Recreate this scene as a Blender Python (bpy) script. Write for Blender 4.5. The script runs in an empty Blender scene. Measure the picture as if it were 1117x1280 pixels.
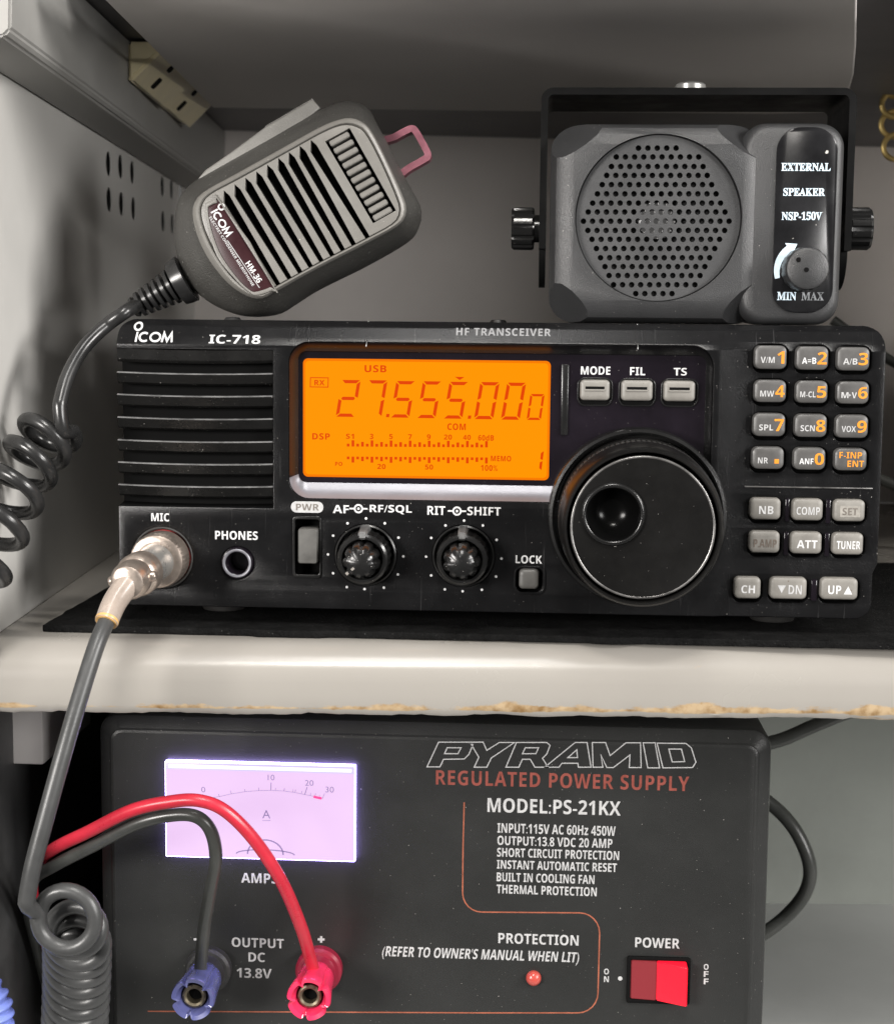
import bpy, bmesh, math, random
from mathutils import Vector, Matrix, noise
random.seed(7)
R = math.radians
SC = bpy.context.scene
COL = SC.collection
MM = 0.001                                     # every size below is in millimetres

# ------------------------------------------------------------------ camera
CAMP = Vector((15.0908, -501.3233, 88.6581))
RX, RY, RZ = 0.112664553, 0.05957399, 0.009881593
FPX = 2000.0                                   # focal length for a picture 1280 high
_B = Matrix(((1, 0, 0), (0, 0, -1), (0, 1, 0)))
_rx = Matrix(((1, 0, 0), (0, math.cos(RX), -math.sin(RX)), (0, math.sin(RX), math.cos(RX))))
_ry = Matrix(((math.cos(RY), 0, math.sin(RY)), (0, 1, 0), (-math.sin(RY), 0, math.cos(RY))))
_rz = Matrix(((math.cos(RZ), -math.sin(RZ), 0), (math.sin(RZ), math.cos(RZ), 0), (0, 0, 1)))
CR = _rz @ _rx @ _ry @ _B                      # rows: right, down, forward
cam = bpy.data.cameras.new('camera')
camo = bpy.data.objects.new('camera', cam)
COL.objects.link(camo)
cam.sensor_fit = 'VERTICAL'
cam.sensor_height = 24
cam.sensor_width = 24
cam.lens = 24 * FPX / 1280
cam.clip_start, cam.clip_end = 0.01, 20
M = Matrix((CR[0], -CR[1], -CR[2])).transposed().to_4x4()
M.translation = CAMP * MM
camo.matrix_world = M
cam.dof.use_dof = True
cam.dof.focus_distance = 0.500
cam.dof.aperture_fstop = 17
SC.camera = camo

# ------------------------------------------------------------------ light
world = bpy.data.worlds.new('World')
SC.world = world
world.use_nodes = True
bg = world.node_tree.nodes['Background']
bg.inputs[0].default_value = (1.0, 0.97, 0.94, 1)
bg.inputs[1].default_value = 0.15

def area(name, loc, aim, sx, sy, power, col=(1, 0.96, 0.9)):
    l = bpy.data.lights.new(name, 'AREA')
    l.shape = 'RECTANGLE'
    l.size, l.size_y, l.energy, l.color = sx, sy, power, col
    o = bpy.data.objects.new(name, l)
    COL.objects.link(o)
    o.location = Vector(loc) * MM
    o.rotation_euler = (Vector(aim) - Vector(loc)).to_track_quat('-Z', 'Y').to_euler()
    return o
area('ceiling_lamp', (-25, -830, 960), (0, 0, 40), 0.24, 0.12, 9.5)
area('overhead_lamp', (20, -600, 1240), (0, 0, 60), 0.32, 0.4, 8, (1, 0.98, 0.96))
area('room_lamp', (1600, -760, 760), (-140, 60, 60), 0.5, 0.5, 46, (1, 0.97, 0.94))
area('side_lamp', (-900, -1130, 240), (150, 420, 130), 0.5, 0.3, 34, (1, 0.96, 0.92))
area('right_fill', (1010, -1000, 225), (-60, 420, 110), 0.4, 0.3, 15, (1, 0.98, 0.96))  # added fill for the back of the bay, no window there

SC.view_settings.view_transform = 'Standard'
SC.view_settings.look = 'None'
SC.view_settings.exposure = -0.4
SC.view_settings.gamma = 1.0
SC.view_settings.use_curve_mapping = False

# ------------------------------------------------------------------ materials
def mat(name, col, rough=0.5, metal=0.0, bump=0.0, bscale=900, var=0.0, vscale=60, speck=0.0, speckscale=1700,
        speckcol=(0.45, 0.43, 0.4), emit=None, es=1.32, coat=0.0, spec=0.5, trans=0.0, scratch=0.0):
    m = bpy.data.materials.new(name)
    m.use_nodes = True
    nt = m.node_tree
    N, L = nt.nodes, nt.links
    b = N['Principled BSDF']
    b.inputs['Base Color'].default_value = (*col, 1)
    b.inputs['Roughness'].default_value = rough
    b.inputs['Metallic'].default_value = metal
    b.inputs['Coat Weight'].default_value = coat
    b.inputs['Coat Roughness'].default_value = 0.08
    b.inputs['Specular IOR Level'].default_value = spec
    b.inputs['Transmission Weight'].default_value = trans
    if emit:
        b.inputs['Emission Color'].default_value = (*emit, 1)
        b.inputs['Emission Strength'].default_value = es
    tc = N.new('ShaderNodeTexCoord')
    out = None
    if var:
        n = N.new('ShaderNodeTexNoise')
        n.inputs['Scale'].default_value = vscale
        n.inputs['Detail'].default_value = 6
        n.inputs['Roughness'].default_value = 0.65
        L.new(tc.outputs['Object'], n.inputs['Vector'])
        r = N.new('ShaderNodeValToRGB')
        r.color_ramp.elements[0].position, r.color_ramp.elements[1].position = 0.3, 0.7
        r.color_ramp.elements[0].color = (*[c * (1 - var) for c in col], 1)
        r.color_ramp.elements[1].color = (*[min(1, c * (1 + var)) for c in col], 1)
        L.new(n.outputs[0], r.inputs[0])
        out = r.outputs[0]
        rr = N.new('ShaderNodeMapRange')
        rr.inputs[1].default_value, rr.inputs[2].default_value = 0.3, 0.7
        rr.inputs[3].default_value, rr.inputs[4].default_value = max(0.03, rough * 0.82), min(1, rough * 1.2)
        L.new(n.outputs[0], rr.inputs[0])
        L.new(rr.outputs[0], b.inputs['Roughness'])
    if speck:                                  # dust grains: each with a shape of its own
        n = N.new('ShaderNodeTexNoise')
        n.inputs['Scale'].default_value = speckscale
        n.inputs['Detail'].default_value = 2
        L.new(tc.outputs['Object'], n.inputs['Vector'])
        r = N.new('ShaderNodeValToRGB')
        r.color_ramp.elements[0].position, r.color_ramp.elements[1].position = 0.775 - speck * 0.12, 0.82 - speck * 0.12
        L.new(n.outputs[0], r.inputs[0])
        mx = N.new('ShaderNodeMix')
        mx.data_type = 'RGBA'
        mx.inputs[6].default_value = (*col, 1)
        mx.inputs[7].default_value = (*speckcol, 1)
        if out:
            L.new(out, mx.inputs[6])
        L.new(r.outputs[0], mx.inputs[0])
        out = mx.outputs[2]
    if scratch:
        w = N.new('ShaderNodeTexNoise')
        mp = N.new('ShaderNodeMapping')
        mp.inputs['Scale'].default_value = (900, 40, 40)
        mp.inputs['Rotation'].default_value = (0.3, 0.2, 0.9)
        L.new(tc.outputs['Object'], mp.inputs[0])
        L.new(mp.outputs[0], w.inputs['Vector'])
        w.inputs['Scale'].default_value = 1
        w.inputs['Detail'].default_value = 3
        r = N.new('ShaderNodeValToRGB')
        r.color_ramp.elements[0].position, r.color_ramp.elements[1].position = 0.68, 0.75
        L.new(w.outputs[0], r.inputs[0])
        mu = N.new('ShaderNodeMath')
        mu.operation = 'MULTIPLY'
        mu.inputs[1].default_value = scratch
        L.new(r.outputs[0], mu.inputs[0])
        mx = N.new('ShaderNodeMix')
        mx.data_type = 'RGBA'
        mx.inputs[6].default_value = (*col, 1)
        mx.inputs[7].default_value = (0.4, 0.4, 0.4, 1)
        if out:
            L.new(out, mx.inputs[6])
        L.new(mu.outputs[0], mx.inputs[0])
        out = mx.outputs[2]
    if out:
        L.new(out, b.inputs['Base Color'])
    if bump:
        n = N.new('ShaderNodeTexNoise')
        n.inputs['Scale'].default_value = bscale
        n.inputs['Detail'].default_value = 3
        L.new(tc.outputs['Object'], n.inputs['Vector'])
        bp = N.new('ShaderNodeBump')
        bp.inputs['Strength'].default_value = bump
        bp.inputs['Distance'].default_value = 0.0006
        L.new(n.outputs[0], bp.inputs['Height'])
        L.new(bp.outputs[0], b.inputs['Normal'])
    return m

MT = dict(
    panel=mat('radio_black_plastic', (0.006, 0.006, 0.0064), 0.24, bump=0.13, bscale=2600, var=0.15, vscale=90, speck=0.28, scratch=0.04, spec=0.24),
    louvre=mat('louvre_black_plastic', (0.0065, 0.0064, 0.0062), 0.28, bump=0.08, bscale=2400, var=0.3, speck=0.35, spec=0.35),
    case=mat('case_black_paint', (0.02, 0.02, 0.02), 0.5, bump=0.3, var=0.2),
    well=mat('dark_well', (0.005, 0.005, 0.005), 0.7, spec=0.04),
    gloss=mat('smoked_window', (0.008, 0.006, 0.009), 0.09, var=0.3, vscale=50, speck=0.1),
    knob=mat('knob_black_plastic', (0.009, 0.009, 0.009), 0.24, var=0.2, speck=0.25, bump=0.05, bscale=1800),
    disc=mat('tuning_disc', (0.006, 0.0058, 0.0056), 0.32, var=0.3, vscale=35, speck=0.12, bump=0.06, bscale=2500, spec=0.24),
    rubber=mat('rubber', (0.026, 0.025, 0.024), 0.5, var=0.3, speck=0.2, bump=0.2),
    rim=mat('worn_rim_and_highlight', (0.2, 0.195, 0.19), 0.32, 0.7, var=0.6, vscale=120),
    sheenrim=mat('silver_sheen_and_rim', (0.2, 0.2, 0.222), 0.36, 0.3, var=0.08),
    white=mat('white_ink', (0.56, 0.56, 0.56), 0.5, var=0.12, vscale=500),
    greyink=mat('grey_ink', (0.40, 0.40, 0.40), 0.5, var=0.15, vscale=500),
    paleink=mat('faded_ink', (0.42, 0.39, 0.36), 0.5, var=0.25, vscale=500),
    darkink=mat('worn_dark_ink', (0.13, 0.115, 0.1), 0.5, var=0.2, vscale=500),
    orangeink=mat('orange_ink', (0.66, 0.235, 0.015), 0.5, var=0.1, vscale=400),
    lightkey=mat('warm_grey_key', (0.185, 0.176, 0.16), 0.42, bump=0.06, var=0.16, vscale=130, speck=0.3, speckscale=1200, speckcol=(0.1, 0.08, 0.06)),
    darkkey=mat('dark_grey_key', (0.072, 0.07, 0.068), 0.4, bump=0.06, var=0.15, vscale=130),
    lcd=mat('backlit_orange', (0.004, 0.002, 0.0), 0.5, emit=(1.0, 0.305, 0.0), es=1.32, spec=0.02),
    lcdedge=mat('backlit_orange_edge', (0.004, 0.002, 0.0), 0.5, emit=(0.95, 0.20, 0.0), es=1.32, spec=0.02),
    seg=mat('lcd_segment', (0.01, 0.003, 0.0), 0.3, emit=(0.76, 0.052, 0.0), es=1.32, spec=0.1),
    seglight=mat('lcd_faint_print', (0.02, 0.005, 0.0), 0.3, emit=(0.62, 0.085, 0.0), es=1.32),
    nickel=mat('tarnished_nickel', (0.52, 0.44, 0.38), 0.32, 0.85, var=0.3, vscale=160, bump=0.08),
    sleeve=mat('clear_amber_sleeve', (0.33, 0.275, 0.235), 0.25, 0.0, var=0.25, vscale=90, coat=0.4),
    amber=mat('amber_glue', (0.55, 0.33, 0.12), 0.3, var=0.25, vscale=200),
    plugbody=mat('plug_grey_barrel', (0.3, 0.3, 0.29), 0.3, 0.5, var=0.2),
    redpaint=mat('red_ring', (0.4, 0.03, 0.03), 0.4, var=0.3, vscale=250),
    cable=mat('cable_black_pvc', (0.05, 0.051, 0.051), 0.36, var=0.2, vscale=60, bump=0.05),
    coil=mat('coil_black_pvc', (0.02, 0.02, 0.02), 0.27, var=0.3, vscale=80, speck=0.08),
    chrome=mat('chrome', (0.6, 0.6, 0.6), 0.14, 1.0),
    micbody=mat('mic_plastic_shaded', (0.046, 0.0445, 0.041), 0.42, bump=0.35, bscale=1900, var=0.1, speck=0.35, speckcol=(0.6, 0.58, 0.54)),
    micface=mat('mic_plastic_lit', (0.15, 0.144, 0.132), 0.38, bump=0.1, bscale=1900, var=0.1, speck=0.3, speckcol=(0.6, 0.58, 0.52)),
    ptt=mat('mic_grey_key', (0.15, 0.146, 0.135), 0.42, bump=0.2, bscale=1900, var=0.1, speck=0.3, speckcol=(0.6, 0.58, 0.52)),
    badge=mat('maroon_badge', (0.028, 0.009, 0.011), 0.3, 0.0, var=0.3, vscale=80, spec=0.2),
    pink=mat('pink_anodised_metal', (0.5, 0.2, 0.25), 0.32, 0.75, var=0.25, vscale=120),
    spk=mat('speaker_charcoal', (0.030, 0.0304, 0.0315), 0.38, bump=0.25, bscale=3000, var=0.08, vscale=50, speck=0.3),
    grille=mat('speaker_grille', (0.044, 0.0445, 0.046), 0.4, bump=0.2, bscale=3000, var=0.08),
    cone=mat('speaker_cone', (0.008, 0.008, 0.008), 0.5),
    plate=mat('speaker_label', (0.008, 0.008, 0.009), 0.22, var=0.5, vscale=45, speck=0.3, speckscale=500),
    bracket=mat('bracket_black_paint', (0.004, 0.004, 0.004), 0.45, var=0.2, bump=0.05, spec=0.12),
    ice=mat('ice_blue_ink', (0.62, 0.76, 0.86), 0.5, var=0.12, vscale=500),
    dimice=mat('worn_blue_ink', (0.20, 0.21, 0.22), 0.5, var=0.6, vscale=260),
    psu=mat('supply_black_paint', (0.02, 0.0205, 0.02), 0.36, bump=0.14, bscale=2600, var=0.08, vscale=25, speck=0.3, spec=0.34),
    psured=mat('faded_red_ink', (0.22, 0.05, 0.036), 0.5, var=0.2, vscale=300),
    psuline=mat('orange_line_ink', (0.28, 0.08, 0.042), 0.5, var=0.3, vscale=200),
    pane=mat('lit_meter_dial', (0.12, 0.10, 0.12), 0.2, emit=(0.76, 0.52, 0.83), es=1.32, spec=0.2),
    panerim=mat('lit_meter_rim', (0.1, 0.1, 0.12), 0.2, emit=(0.60, 0.52, 0.95), es=1.32, spec=0.2),
    lamp=mat('meter_lamp_row', (0.3, 0.3, 0.35), 0.2, emit=(0.93, 0.86, 1.0), es=1.52),
    dialink=mat('dial_ink', (0.1, 0.08, 0.14), 0.5, emit=(0.20, 0.13, 0.30), es=1.32),
    dialred=mat('dial_red_ink', (0.4, 0.02, 0.1), 0.5, emit=(0.62, 0.06, 0.25), es=1.32),
    redwire=mat('red_pvc', (0.46, 0.022, 0.04), 0.3, var=0.15, vscale=80),
    blackwire=mat('grey_black_pvc', (0.05, 0.052, 0.048), 0.32, var=0.2, vscale=80),
    redpost=mat('red_post_plastic', (0.75, 0.03, 0.10), 0.25, var=0.1, coat=0.4),
    bluelitpost=mat('black_post_blue_light', (0.08, 0.088, 0.22), 0.24, var=0.2, coat=0.4),  # black post, the violet light it reflects is put into the colour
    brass=mat('brass', (0.62, 0.46, 0.18), 0.35, 0.8, var=0.3, vscale=150),
    lens=mat('red_led_lens', (0.42, 0.06, 0.045), 0.3, coat=0.5),
    rocker=mat('red_rocker', (0.14, 0.02, 0.025), 0.25, emit=(0.25, 0.02, 0.025), es=0.6, coat=0.4),
    rockerlit=mat('red_rocker_lit', (0.25, 0.008, 0.012), 0.25, emit=(1.0, 0.006, 0.03), es=1.5, coat=0.3),
    wall=mat('wall_paint', (0.70, 0.655, 0.62), 0.55, bump=0.05, bscale=300, var=0.05, vscale=12),
    side=mat('side_wall_paint', (0.59, 0.578, 0.55), 0.5, bump=0.05, bscale=300, var=0.06, vscale=12),
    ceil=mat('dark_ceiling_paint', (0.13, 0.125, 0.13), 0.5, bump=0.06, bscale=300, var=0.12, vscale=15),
    slab=mat('grey_panel_paint', (0.58, 0.555, 0.535), 0.5, bump=0.05, bscale=300, var=0.06, vscale=15),
    beam=mat('grey_beam_paint', (0.30, 0.295, 0.28), 0.5, bump=0.05, bscale=300, var=0.12, vscale=25),
    dark=mat('dark_metal', (0.05, 0.05, 0.05), 0.5, var=0.2),
    floor=mat('grey_shelf_paint', (0.42, 0.43, 0.42), 0.5, var=0.08, vscale=20),
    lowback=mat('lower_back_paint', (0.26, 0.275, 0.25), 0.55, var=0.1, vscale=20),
    felt=mat('black_felt', (0.006, 0.006, 0.006), 0.95, bump=1.0, bscale=1100, var=0.5, vscale=250, speck=0.45, speckscale=1500, speckcol=(0.07, 0.07, 0.066), spec=0.08),
    ivory=mat('ivory_plastic', (0.66, 0.58, 0.37), 0.4, var=0.1, vscale=60, bump=0.05),
    edgelight=mat('lit_acrylic_edge', (0.1, 0.1, 0.15), 0.3, emit=(0.46, 0.36, 1.0), es=21.1),
    midkey=mat('mid_grey_key', (0.085, 0.083, 0.078), 0.42, bump=0.06, var=0.16, vscale=130),
    brownink=mat('worn_brown_ink', (0.115, 0.092, 0.075), 0.5, var=0.2, vscale=500),
    redbase=mat('dark_red_plastic', (0.22, 0.012, 0.03), 0.3, var=0.1),
    edgeglint=mat('painted_edge_glint', (0.10, 0.10, 0.10), 0.35, var=0.6, vscale=160, speck=0.4),
    oldbrass=mat('dull_contact_metal', (0.13, 0.11, 0.075), 0.4, 0.7, var=0.3, vscale=200),
    bowl=mat('polished_black_bowl', (0.003, 0.003, 0.003), 0.2, spec=0.14),
    keypill=mat('pale_key_patch', (0.27, 0.255, 0.23), 0.5, var=0.2, vscale=400),
    dimink=mat('dim_grey_ink', (0.2, 0.2, 0.205), 0.5, var=0.2, vscale=500),
    bluepvc=mat('blue_pvc', (0.18, 0.24, 0.62), 0.32, var=0.15, vscale=90),
)

def shelf_material():
    m = mat('cream_shelf_paint', (0.275, 0.26, 0.236), 0.25, bump=0.06, bscale=250, var=0.025, vscale=9)
    nt = m.node_tree
    N, L = nt.nodes, nt.links
    b = N['Principled BSDF']
    src = b.inputs['Base Color'].links[0].from_socket
    tc = N.new('ShaderNodeTexCoord')
    sp = N.new('ShaderNodeSeparateXYZ')
    L.new(tc.outputs['Object'], sp.inputs[0])
    n = N.new('ShaderNodeTexNoise')            # chipped paint along the bottom edge
    n.inputs['Scale'].default_value = 55
    n.inputs['Detail'].default_value = 9
    n.inputs['Roughness'].default_value = 0.7
    mp = N.new('ShaderNodeMapping')
    mp.inputs['Scale'].default_value = (0.38, 1.0, 1.0)
    L.new(tc.outputs['Object'], mp.inputs[0])
    L.new(mp.outputs[0], n.inputs['Vector'])
    n3 = N.new('ShaderNodeTexNoise')
    n3.inputs['Scale'].default_value = 11
    n3.inputs['Detail'].default_value = 2
    L.new(tc.outputs['Object'], n3.inputs['Vector'])
    mr = N.new('ShaderNodeMapRange')
    mr.inputs[1].default_value, mr.inputs[2].default_value = -0.0158, -0.0212
    mr.inputs[3].default_value, mr.inputs[4].default_value = -0.28, 0.12
    L.new(sp.outputs[1], mr.inputs[0])
    mb = N.new('ShaderNodeMapRange')
    mb.inputs[1].default_value, mb.inputs[2].default_value = -0.0196, -0.0208
    mb.inputs[3].default_value, mb.inputs[4].default_value = 0.0, 0.34
    L.new(sp.outputs[1], mb.inputs[0])
    msub = N.new('ShaderNodeMath')
    msub.operation = 'SUBTRACT'
    L.new(mr.outputs[0], msub.inputs[0])
    L.new(mb.outputs[0], msub.inputs[1])
    mr = msub
    a = N.new('ShaderNodeMath')
    a.operation = 'ADD'
    L.new(n.outputs[0], a.inputs[0])
    L.new(mr.outputs[0], a.inputs[1])
    a2 = N.new('ShaderNodeMath')
    a2.operation = 'MULTIPLY_ADD'
    a2.inputs[1].default_value = 0.28
    L.new(n3.outputs[0], a2.inputs[0])
    L.new(a.outputs[0], a2.inputs[2])
    rp = N.new('ShaderNodeValToRGB')
    rp.color_ramp.elements[0].position, rp.color_ramp.elements[1].position = 0.545, 0.60
    L.new(a2.outputs[0], rp.inputs[0])
    n2 = N.new('ShaderNodeTexNoise')
    n2.inputs['Scale'].default_value = 240
    n2.inputs['Detail'].default_value = 6
    L.new(tc.outputs['Object'], n2.inputs['Vector'])
    r2 = N.new('ShaderNodeValToRGB')
    e = r2.color_ramp.elements
    e[0].position, e[0].color = 0.32, (0.20, 0.12, 0.05, 1)
    e[1].position, e[1].color = 0.6, (0.40, 0.30, 0.185, 1)
    L.new(n2.outputs[0], r2.inputs[0])
    mx = N.new('ShaderNodeMix')
    mx.data_type = 'RGBA'
    L.new(rp.outputs[0], mx.inputs[0])
    L.new(src, mx.inputs[6])
    L.new(r2.outputs[0], mx.inputs[7])
    L.new(mx.outputs[2], b.inputs['Base Color'])
    return m
MT['shelf'] = shelf_material()

# ------------------------------------------------------------------ frames and builders
def ray(x, y):
    return CR.transposed() @ Vector(((x - 558.5) / FPX, (y - 640) / FPX, 1))

class Frame:                                   # a real plane in the place: origin, two axes, normal towards the room
    def __init__(s, O, U, V):
        s.O, s.U = Vector(O), Vector(U).normalized()
        s.V = (Vector(V) - s.U * Vector(V).dot(s.U)).normalized()
        s.N = s.U.cross(s.V)
    def p(s, x, y, d=0.0):
        r = ray(x, y)
        t = (s.O + s.N * d - CAMP).dot(s.N) / r.dot(s.N)
        q = CAMP + r * t - s.O
        return q.dot(s.U), q.dot(s.V)
    def p3(s, x, y, d=0.0):
        return Vector((*s.p(x, y, d), d))
    def w(s, x, y, d=0.0):
        u, v = s.p(x, y, d)
        return s.O + s.U * u + s.V * v + s.N * d
    def matrix(s):
        m = Matrix((s.U, s.V, s.N)).transposed().to_4x4()
        m.translation = s.O * MM
        return m

def ob(name, bm, m, parent=None, sharp=35, recalc=True):
    if recalc:
        bmesh.ops.recalc_face_normals(bm, faces=bm.faces)
    me = bpy.data.meshes.new(name)
    for v in bm.verts:
        v.co *= MM
    bm.to_mesh(me)
    bm.free()
    for pl in me.polygons:
        pl.use_smooth = True
    me.set_sharp_from_angle(angle=R(sharp))
    for mm_ in (m if isinstance(m, (list, tuple)) else [m]):
        me.materials.append(mm_)
    o = bpy.data.objects.new(name, me)
    COL.objects.link(o)
    o.parent = parent
    return o

def tag(o, label=None, cat=None, group=None, kind=None):
    if label: o['label'] = label
    if cat: o['category'] = cat
    if group: o['group'] = group
    if kind: o['kind'] = kind
    return o

def thing(name, frame, label, cat, group=None):
    o = bpy.data.objects.new(name, None)
    o.empty_display_size = 0.02
    COL.objects.link(o)
    o.matrix_world = frame.matrix()
    return tag(o, label, cat, group)

WORLD = Frame((0, 0, 0), (1, 0, 0), (0, 1, 0))

def merge(bm, other):
    me = bpy.data.meshes.new('tmp')
    other.to_mesh(me)
    other.free()
    bm.from_mesh(me)
    bpy.data.meshes.remove(me)

def from_mesh(me):
    bm = bmesh.new()
    bm.from_mesh(me)
    bpy.data.meshes.remove(me)
    return bm

def box(bm, x0, x1, y0, y1, z0, z1, bev=0.0, seg=2):
    b = bmesh.new()
    bmesh.ops.create_cube(b, size=1)
    for v in b.verts:
        v.co = Vector(((x0 + x1) / 2 + v.co.x * (x1 - x0), (y0 + y1) / 2 + v.co.y * (y1 - y0), (z0 + z1) / 2 + v.co.z * (z1 - z0)))
    if bev:
        bmesh.ops.bevel(b, geom=list(b.edges), offset=bev, segments=seg, affect='EDGES', profile=0.5)
    merge(bm, b)

def loft(bm, rings, cap0=True, cap1=True):
    vs = [[bm.verts.new(p) for p in r] for r in rings]
    n = len(rings[0])
    for a, b in zip(vs, vs[1:]):
        for i in range(n):
            bm.faces.new((a[i], a[(i + 1) % n], b[(i + 1) % n], b[i]))
    if cap0: bm.faces.new(vs[0][::-1])
    if cap1: bm.faces.new(vs[-1])
    return vs

def rrect(x0, x1, y0, y1, r, n=6):
    r = max(0.01, min(r, (x1 - x0) / 2 - 0.001, (y1 - y0) / 2 - 0.001))
    pts = []
    for cx, cy, a0 in ((x1 - r, y1 - r, 0), (x0 + r, y1 - r, 90), (x0 + r, y0 + r, 180), (x1 - r, y0 + r, 270)):
        for k in range(n + 1):
            a = R(a0 + 90 * k / n)
            pts.append((cx + r * math.cos(a), cy + r * math.sin(a)))
    return pts

def circle(cx, cy, r, n=48):
    return [(cx + r * math.cos(2 * math.pi * k / n), cy + r * math.sin(2 * math.pi * k / n)) for k in range(n)]

def rlayers(bm, x0, x1, y0, y1, r, layers, n=6, cap0=True, cap1=True):       # layers: (inset, height)
    loft(bm, [[(x, y, h) for x, y in rrect(x0 + i, x1 - i, y0 + i, y1 - i, r - i * 0.6, n)] for i, h in layers], cap0, cap1)

def basis(d):
    d = d.normalized()
    a = Vector((0, 0, 1)) if abs(d.z) < 0.9 else Vector((1, 0, 0))
    x = a.cross(d).normalized()
    return x, d.cross(x), d

def lathe(bm, O, D, prof, seg=48, mod=None, cap0=True, cap1=True):           # prof: (radius, height along D)
    O = Vector(O)
    X, Y, Z = basis(Vector(D))
    rings = []
    for j, (r, h) in enumerate(prof):
        ring = []
        for k in range(seg):
            a = 2 * math.pi * k / seg
            rr = max(r, 0.002) if mod is None else max(mod(r, h, k, a), 0.002)
            ring.append(O + X * (rr * math.cos(a)) + Y * (rr * math.sin(a)) + Z * h)
        rings.append(ring)
    loft(bm, rings, cap0, cap1)

def spline(pts, n=10, closed=False):
    P = [Vector(p) for p in pts]
    out = []
    m = len(P)
    g = (lambda i: P[i % m]) if closed else (lambda i: P[max(0, min(m - 1, i))])
    for i in range(m if closed else m - 1):
        a, b, c, d = g(i - 1), g(i), g(i + 1), g(i + 2)
        for k in range(n):
            t = k / n
            out.append(0.5 * ((2 * b) + (c - a) * t + (2 * a - 5 * b + 4 * c - d) * t * t + (3 * b - a - 3 * c + d) * t ** 3))
    if not closed: out.append(P[-1])
    return out

def tube(bm, pts, r, seg=16, closed=False):
    P = [Vector(p) for p in pts]
    m = len(P)
    rad = r if isinstance(r, (list, tuple)) else [r] * m
    T = []
    for i in range(m):
        a, b = (P[i - 1], P[(i + 1) % m]) if closed else (P[max(0, i - 1)], P[min(m - 1, i + 1)])
        T.append((b - a).normalized())
    x = basis(T[0])[0]
    rings = []
    for i in range(m):
        x = (x - T[i] * x.dot(T[i])).normalized()
        y = T[i].cross(x)
        rings.append([P[i] + (x * math.cos(2 * math.pi * k / seg) + y * math.sin(2 * math.pi * k / seg)) * rad[i] for k in range(seg)])
    if closed:
        rings.append(rings[0])
    loft(bm, rings, not closed, not closed)
    if closed:
        bmesh.ops.remove_doubles(bm, verts=bm.verts, dist=1e-4)

def area2(poly):
    return sum(a[0] * b[1] - b[0] * a[1] for a, b in zip(poly, poly[1:] + poly[:1]))

def plate(outline, holes, z0, z1, bev=0.3, res=2):                           # flat sheet with real openings
    c = bpy.data.curves.new('tmp', 'CURVE')
    c.dimensions, c.fill_mode = '2D', 'BOTH'
    for k, poly in enumerate([outline] + list(holes)):
        poly = [tuple(p[:2]) for p in poly]
        if (area2(poly) > 0) == (k == 0):
            poly = poly[::-1]
        sp = c.splines.new('POLY')
        sp.points.add(len(poly) - 1)
        for q, p in zip(sp.points, poly):
            q.co = (p[0], p[1], 0, 1)
        sp.use_cyclic_u = True
    c.extrude = max(0.0, (z1 - z0) / 2 - bev)
    c.bevel_depth, c.bevel_resolution, c.offset = bev, res, -bev
    o = bpy.data.objects.new('tmp', c)
    me = bpy.data.meshes.new_from_object(o)
    bpy.data.objects.remove(o)
    bpy.data.curves.remove(c)
    bm = from_mesh(me)
    bmesh.ops.remove_doubles(bm, verts=bm.verts, dist=2e-3)
    for v in bm.verts:
        v.co.z += (z0 + z1) / 2
    return bm

def difference(bm, cutter):                                                 # boolean cut, evaluated at once
    obs = []
    for b in (bm, cutter):
        bmesh.ops.recalc_face_normals(b, faces=b.faces)
        me = bpy.data.meshes.new('tmp')
        b.to_mesh(me)
        b.free()
        o = bpy.data.objects.new('tmp', me)
        COL.objects.link(o)
        obs.append(o)
    md = obs[0].modifiers.new('cut', 'BOOLEAN')
    md.operation, md.object, md.solver = 'DIFFERENCE', obs[1], 'EXACT'
    dg = bpy.context.evaluated_depsgraph_get()
    dg.update()
    me = bpy.data.meshes.new_from_object(obs[0].evaluated_get(dg))
    for o in obs:
        d = o.data
        bpy.data.objects.remove(o)
        bpy.data.meshes.remove(d)
    return from_mesh(me)

def punch(bm, holes, z0, z1):
    c = bmesh.new()
    for h in holes:
        loft(c, [[(p[0], p[1], z0) for p in h], [(p[0], p[1], z1) for p in h]])
    return difference(bm, c)

def strap(bm, pts, w, z0, z1):                                              # closed flat band
    b = bmesh.new()
    stroke(b, pts, w, z1, True)
    g = bmesh.ops.extrude_face_region(b, geom=list(b.faces))
    for v in g['geom']:
        if isinstance(v, bmesh.types.BMVert): v.co.z = z0
    merge(bm, b)

def style(s, st):
    if st == 'R':
        return s
    up, dg = {'B': (0x1D5D4, 0x1D7EC), 'S': (0x1D400, 0x1D7CE)}[st]
    lo = {'B': 0x1D5EE, 'S': 0x1D41A}[st]
    r = ''
    for ch in s:
        if 'A' <= ch <= 'Z': r += chr(up + ord(ch) - 65)
        elif 'a' <= ch <= 'z': r += chr(lo + ord(ch) - 97)
        elif '0' <= ch <= '9': r += chr(dg + int(ch))
        else: r += ch
    return r

def glyphs(s, st='B', off=0.0, shear=0.0, space=1.0, ext=0.03):
    c = bpy.data.curves.new('tmp', 'FONT')
    c.body = style(s, st)
    c.size, c.offset, c.shear, c.space_character, c.resolution_u = 10, off, shear, space, 4
    c.space_word = 1.0
    o = bpy.data.objects.new('tmp', c)
    me = bpy.data.meshes.new_from_object(o)
    bpy.data.objects.remove(o)
    bpy.data.curves.remove(c)
    return from_mesh(me)

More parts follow.
